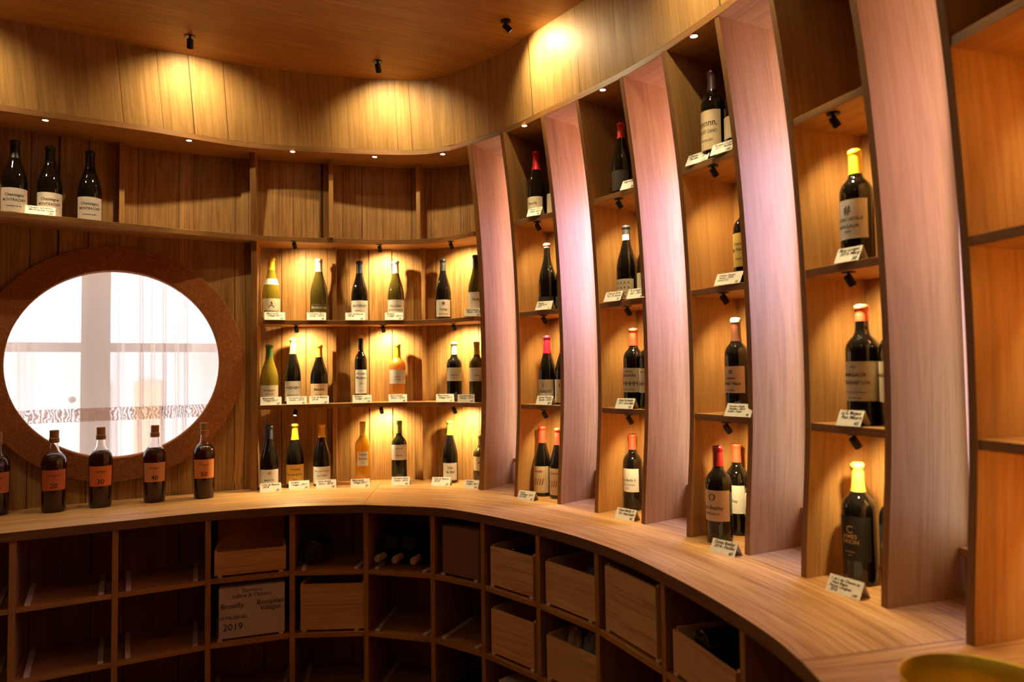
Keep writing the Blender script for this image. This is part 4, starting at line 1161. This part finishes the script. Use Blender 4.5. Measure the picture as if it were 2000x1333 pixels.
for lev, xy, w_, who, lines, lab in (
    ('S1', (.115, 3.118), .075, '1L', ['Fleurie 2018', 'vieilles vignes', '24'], 'price card on the top shelf of the first display column'),
    ('S2', (.152, 3.124), .085, '1L', ['Morgon', 'Cote du Py', '2018', '21'], 'price card on the middle shelf of the first display column'),
    ('S3', (.147, 3.137), .085, '1L', ['Jamet Rotie', 'Syrah - 2017', '89'], 'price card on the lowest shelf of the first display column'),
    ('K', (.060, 3.130), .088, '1L', ['Goutz', 'Hautliege - 2017', 'vin rouge', '27'], 'price card at the foot of the first display column'),
    ('S1', (.465, 2.670), .070, '2L', ['Gigondas', '35'], 'price card on the top shelf of the second display column'),
    ('S2', (.412, 2.775), .085, '2L', ['Crozes du Rhone', 'Paul - 78 - Jaboulet', '32'], 'left price card on the middle shelf of the second display column'),
    ('S2', (.487, 2.672), .085, '2L', ['St Joseph', 'sur - 2018', '30'], 'right price card on the middle shelf of the second display column'),
    ('S3', (.445, 2.742), .088, '2L', ['Chateau Petit Batailley', '2015 - Saint Julien', '56'], 'price card on the lowest shelf of the second display column'),
    ('K', (.432, 2.702), .092, '2L', ['Haut-Bailly II', '2016 - Pessac Leognan', '45'], 'price card at the foot of the second display column'),
    ('S1', (.646, 2.345), .092, '3L', ['Chateau Pontet', 'Pauillac - 2014', '120'], 'left price card on the top shelf of the third display column'),
    ('S1', (.696, 2.235), .085, '3L', ['Pontet-Canet', '2015 - Pauillac', '140'], 'right price card on the top shelf of the third display column'),
    ('S2', (.713, 2.262), .100, '3L', ['Chateau Fieuzal', 'Pessac - 2016', 'Grand Cru', '62'], 'price card on the middle shelf of the third display column'),
    ('S3', (.722, 2.222), .098, '3L', ['Chateau Smith', 'Pauillac - 2014', 'Smith - Haut', '70'], 'price card on the lowest shelf of the third display column'),
    ('K', (.652, 2.188), .092, '3L', ['Chateau Batailley', '2014 - Pauillac', '60'], 'price card at the foot of the third display column'),
    ('S2', (.884, 1.806), .072, '4L', ['Marg Lartigue', '2016 Marg', '58'], 'price card on the middle shelf of the fourth display column'),
    ('S3', (.880, 1.818), .072, '4L', ['La G. Margaux', 'Fon Mauro', '45'], 'price card on the lowest shelf of the fourth display column'),
        ('K', (.838, 1.790), .098, '4L', ['L de l. des Chanois de', 'Haut Bages', 'Pessac Leognan', '2015', '149'], 'price card at the foot of the fourth display column')):
    card(lev, xy, w_, lab, lines, turn=who)


# ------------------------------------------------------------------ crates, cartons, lying bottles
def bay_frame(i, z):
    fa, fb_, tl, nl = BAYS[i]
    return fa + Vector((0, 0, z + .0085)), (fb_ - fa).length, tl, nl


def crate(i, z, x0, x1, h, lab, inset=.012, hb_=None, depth=.27, th=.011, group='wine crates in the cabinets'):
    o, W_, t, n = bay_frame(i, z)
    o = o + t * x0 + n * inset
    w_ = x1 - x0; up = Vector((0, 0, 1)); hb_ = hb_ or h
    e = empty('wine_crate', o); tag(e, lab, 'crate', group)
    Z = Vector((0, 0, 0))
    MB().box(Z, t * w_, n * th, up * h, grain=0).build('front_board', M['pine'], e, bevel=.0012)
    MB().box(n * (depth - th), t * w_, n * th, up * hb_, grain=0).build('back_board', M['pine'], e, bevel=.0012)
    MB().box(n * th, t * th, n * (depth - 2 * th), up * (h + .006), grain=1).build('side_board', M['pine'], e, bevel=.0012)
    MB().box(n * th + t * (w_ - th), t * th, n * (depth - 2 * th), up * (h + .006), grain=1).build('side_board', M['pine'], e, bevel=.0012)
    MB().box(n * th + t * th, t * (w_ - 2 * th), n * (depth - 2 * th), up * .008, grain=0).build('bottom_board', M['pine'], e)
    return e, o, t, n


crate(3, CZ[0], .012, .300, .098, 'low pine crate with a taller back on the upper shelf, left of the lying bottle', hb_=.185)
crate(4, CZ[1], .020, .297, .196, 'plain pale crate filling the shelf under the lone lying bottle')
crate(7, CZ[0], .022, .262, .150, 'reddish pine crate with a knot, right of the brown carton')
crate(7, CZ[1], .022, .262, .170, 'reddish pine crate directly below the crate with a knot')
crate(8, CZ[0], .018, .285, .150, 'pine crate with swirling grain, left of the tall pale crate')
crate(8, CZ[1], .018, .285, .150, 'pine crate with a crumpled grey bag inside')
crate(9, CZ[0], .020, .300, .205, 'tall pale crate, largest of the crates under the counter', depth=.28)
crate(10, CZ[0], .018, .325, .115, 'pine crate holding dark bottles at the lower right', depth=.29)


def carton(i, z, x0, w_, h, d, mat, lab, inset=.015, writing=None):
    o, W_, t, n = bay_frame(i, z); o = o + t * x0 + n * inset
    e = empty('carton', o); tag(e, lab, 'carton')
    up = Vector((0, 0, 1))
    MB().box(Vector((0, 0, 0)), t * w_, n * d, up * h, grain=0).build('body', mat, e, bevel=.002)
    MB().box(up * (h + .0003) - n * .001, t * w_, n * (d * .48), up * .003, grain=0).build('flap', mat, e, bevel=.001)
    MB().box(up * (h + .0003) + n * (d * .51), t * w_, n * (d * .48), up * .003, grain=0).build('flap', mat, e, bevel=.001)
    if writing:
        for txt, size, cx, cz in writing:
            v, f = text_tris(txt, size)
            V = [tuple(t * (cx * w_ + a) + up * (cz * h + b_) - n * .0012) for a, b_ in v]
            me = bpy.data.meshes.new('printing'); me.from_pydata(V, [], f); me.materials.append(M['ink'])
            p_ = bpy.data.objects.new('printing', me); COL.objects.link(p_); p_.parent = e
    return e


carton(3, CZ[1], .030, .265, .208, .27, M['carton'], 'pale carton printed Brouilly, Beaujolais Villages and 2019',
       writing=[('Domaine', .022, .5, .90), ('Lafore & Chateau', .022, .5, .80), ('Brouilly', .030, .20, .60), ('Beaujolais', .028, .78, .62), ('Villages', .028, .78, .50), ('LES FALERNES', .019, .20, .38), ('2019', .040, .21, .16)])
carton(6, CZ[0], .030, .200, .195, .24, M['browncarton'], 'dark brown carton right of the three lying bottles')
carton(7, CZ[2], .06, .18, .165, .22, M['carton'], 'pale carton on the lowest shelf under the two reddish crates')


def lying(i, z, along, kind, neck_out, inset, lab, r=.040, h=.30, glass='dark', cap=None, lift=0, group='bottles lying in the cabinets'):
    o, W_, t, n = bay_frame(i, z)
    e = make_bottle('x', kind, glass, (0, 0, 0), h, r, 0, cap, .80 if cap else 0, None, None, None, lab, group=group)
    ax_ = -n if neck_out else n
    base = o + t * along + Vector((0, 0, r + lift + .0005)) + n * (inset + (h if neck_out else 0))
    e.matrix_world = Matrix.Translation(base) @ ax_.to_track_quat('Z', 'X').to_matrix().to_4x4()
    return e


for k, (al, nm) in enumerate(((.040, 'left'), (.122, 'middle'), (.208, 'right'))):
    b3 = lying(5, CZ[0], al, 'bordeaux', True, .010, 'lying dark bottle with its cork facing out, %s of three' % nm, r=.038, h=.29, cap=(.62, .36, .17))
    ck = lathe([(0, .982 * .29), (.36 * .038, .982 * .29), (.36 * .038, 1.03 * .29), (0, 1.03 * .29)], None, 18).build('cork', M['cork'], b3)
for k, (al, lf, nm) in enumerate(((.081, .068, 'left'), (.165, .068, 'right'))):
    lying(5, CZ[0], al, 'bordeaux', False, .05, 'dark bottle lying on top of the row of corked bottles, %s of two' % nm, r=.036, h=.28, lift=lf)
lying(4, CZ[0], .060, 'burgundy', False, .06, 'lone dark bottle lying with its base facing out', r=.050, h=.27, lift=.006)


def inside(i, z, L_, pre, group):
    for k, (al, lf, nm) in enumerate(L_):
        lying(i, z, al, 'bordeaux', False, .03, 'dark bottle base showing over the crate front, ' + nm, r=.037, h=.24, lift=lf, group=group)


inside(7, CZ[0], ((.085, .010, 'left in the knotted crate'), (.19, .010, 'right in the knotted crate'), (.140, .082, 'topmost in the knotted crate')), '', 'dark bottles in the crates')
inside(10, CZ[0], ((.09, .010, 'left in the lower right crate'), (.18, .010, 'middle in the lower right crate'), (.265, .010, 'right in the lower right crate'), (.14, .078, 'topmost in the lower right crate')), '', 'dark bottles in the crates')
inside(9, CZ[0], ((.08, .010, 'left in the tall pale crate'), (.17, .010, 'middle in the tall pale crate')), '', 'dark bottles in the crates')
lying(6, CZ[2], .07, 'bordeaux', False, .02, 'dark bottle lying on the lowest shelf under the brown carton, left one', r=.038)
lying(6, CZ[2], .16, 'bordeaux', False, .02, 'dark bottle lying on the lowest shelf under the brown carton, right one', r=.038)


def blob(i, z, along, inset, lift, rx, rz, mat, name, lab, cat, seed):
    import bmesh
    rn = random.Random(seed)
    o, W_, t, n = bay_frame(i, z)
    bm = bmesh.new(); bmesh.ops.create_icosphere(bm, subdivisions=4, radius=1)
    dirs = [(Vector((rn.uniform(-1, 1), rn.uniform(-1, 1), rn.uniform(-1, 1))).normalized(), rn.uniform(.04, .16), rn.uniform(2, 9)) for _ in range(16)]
    for v in bm.verts:
        p = v.co.copy(); f = 1
        for d_, a_, w_ in dirs: f += a_ * abs(sin(p.dot(d_) * w_)) * .6 - a_ * .3
        v.co = Vector((p[0] * rx * f, p[1] * rx * f, max(p[2] * rz * f, -rz * .8)))
    me = bpy.data.meshes.new(name); bm.to_mesh(me); bm.free(); me.materials.append(mat)
    ob = bpy.data.objects.new(name, me); COL.objects.link(ob)
    ob.location = o + t * along + n * inset + Vector((0, 0, lift + rz * .8)); tag(ob, lab, cat)
    return ob


blob(8, CZ[1], .19, .14, .012, .062, .105, M['bag'], 'plastic_bag', 'crumpled grey bag standing in the crate under the swirling-grain crate', 'bag', 3)
blob(8, CZ[1], .088, .09, .012, .028, .085, M['paper'], 'packing_straw', 'tuft of pale packing straw beside the crumpled grey bag', 'packing straw', 5)
blob(8, CZ[0], .17, .16, .012, .070, .070, M['bag'], 'plastic_bag', 'dark crumpled wrapping in the crate with swirling grain', 'bag', 8)

# ------------------------------------------------------------------ brass bowl on the counter
e = empty('brass_bowl', (.684, 1.045, ZK - .0136 + .014)); tag(e, 'round brass bowl on the counter end at the lower right corner', 'bowl')
pr = [(0, 0), (.055, 0), (.075, .008), (.094, .04), (.102, .085), (.106, .120), (.1085, .1225), (.1105, .120), (.1045, .084), (.0965, .041), (.077, .012), (.055, .004), (0, .004)]
# outer goes up, inner comes down: keep wall thickness
pr = [(0, 0), (.055, 0), (.077, .008), (.0965, .04), (.1045, .076), (.1105, .107), (.109, .1085), (.1075, .107), (.1015, .077), (.0935, .042), (.075, .012), (.055, .0045), (0, .0045)]
lathe(pr, None, 64, cap0=False, cap1=False).build('body', M['brass'], e, smooth=True)
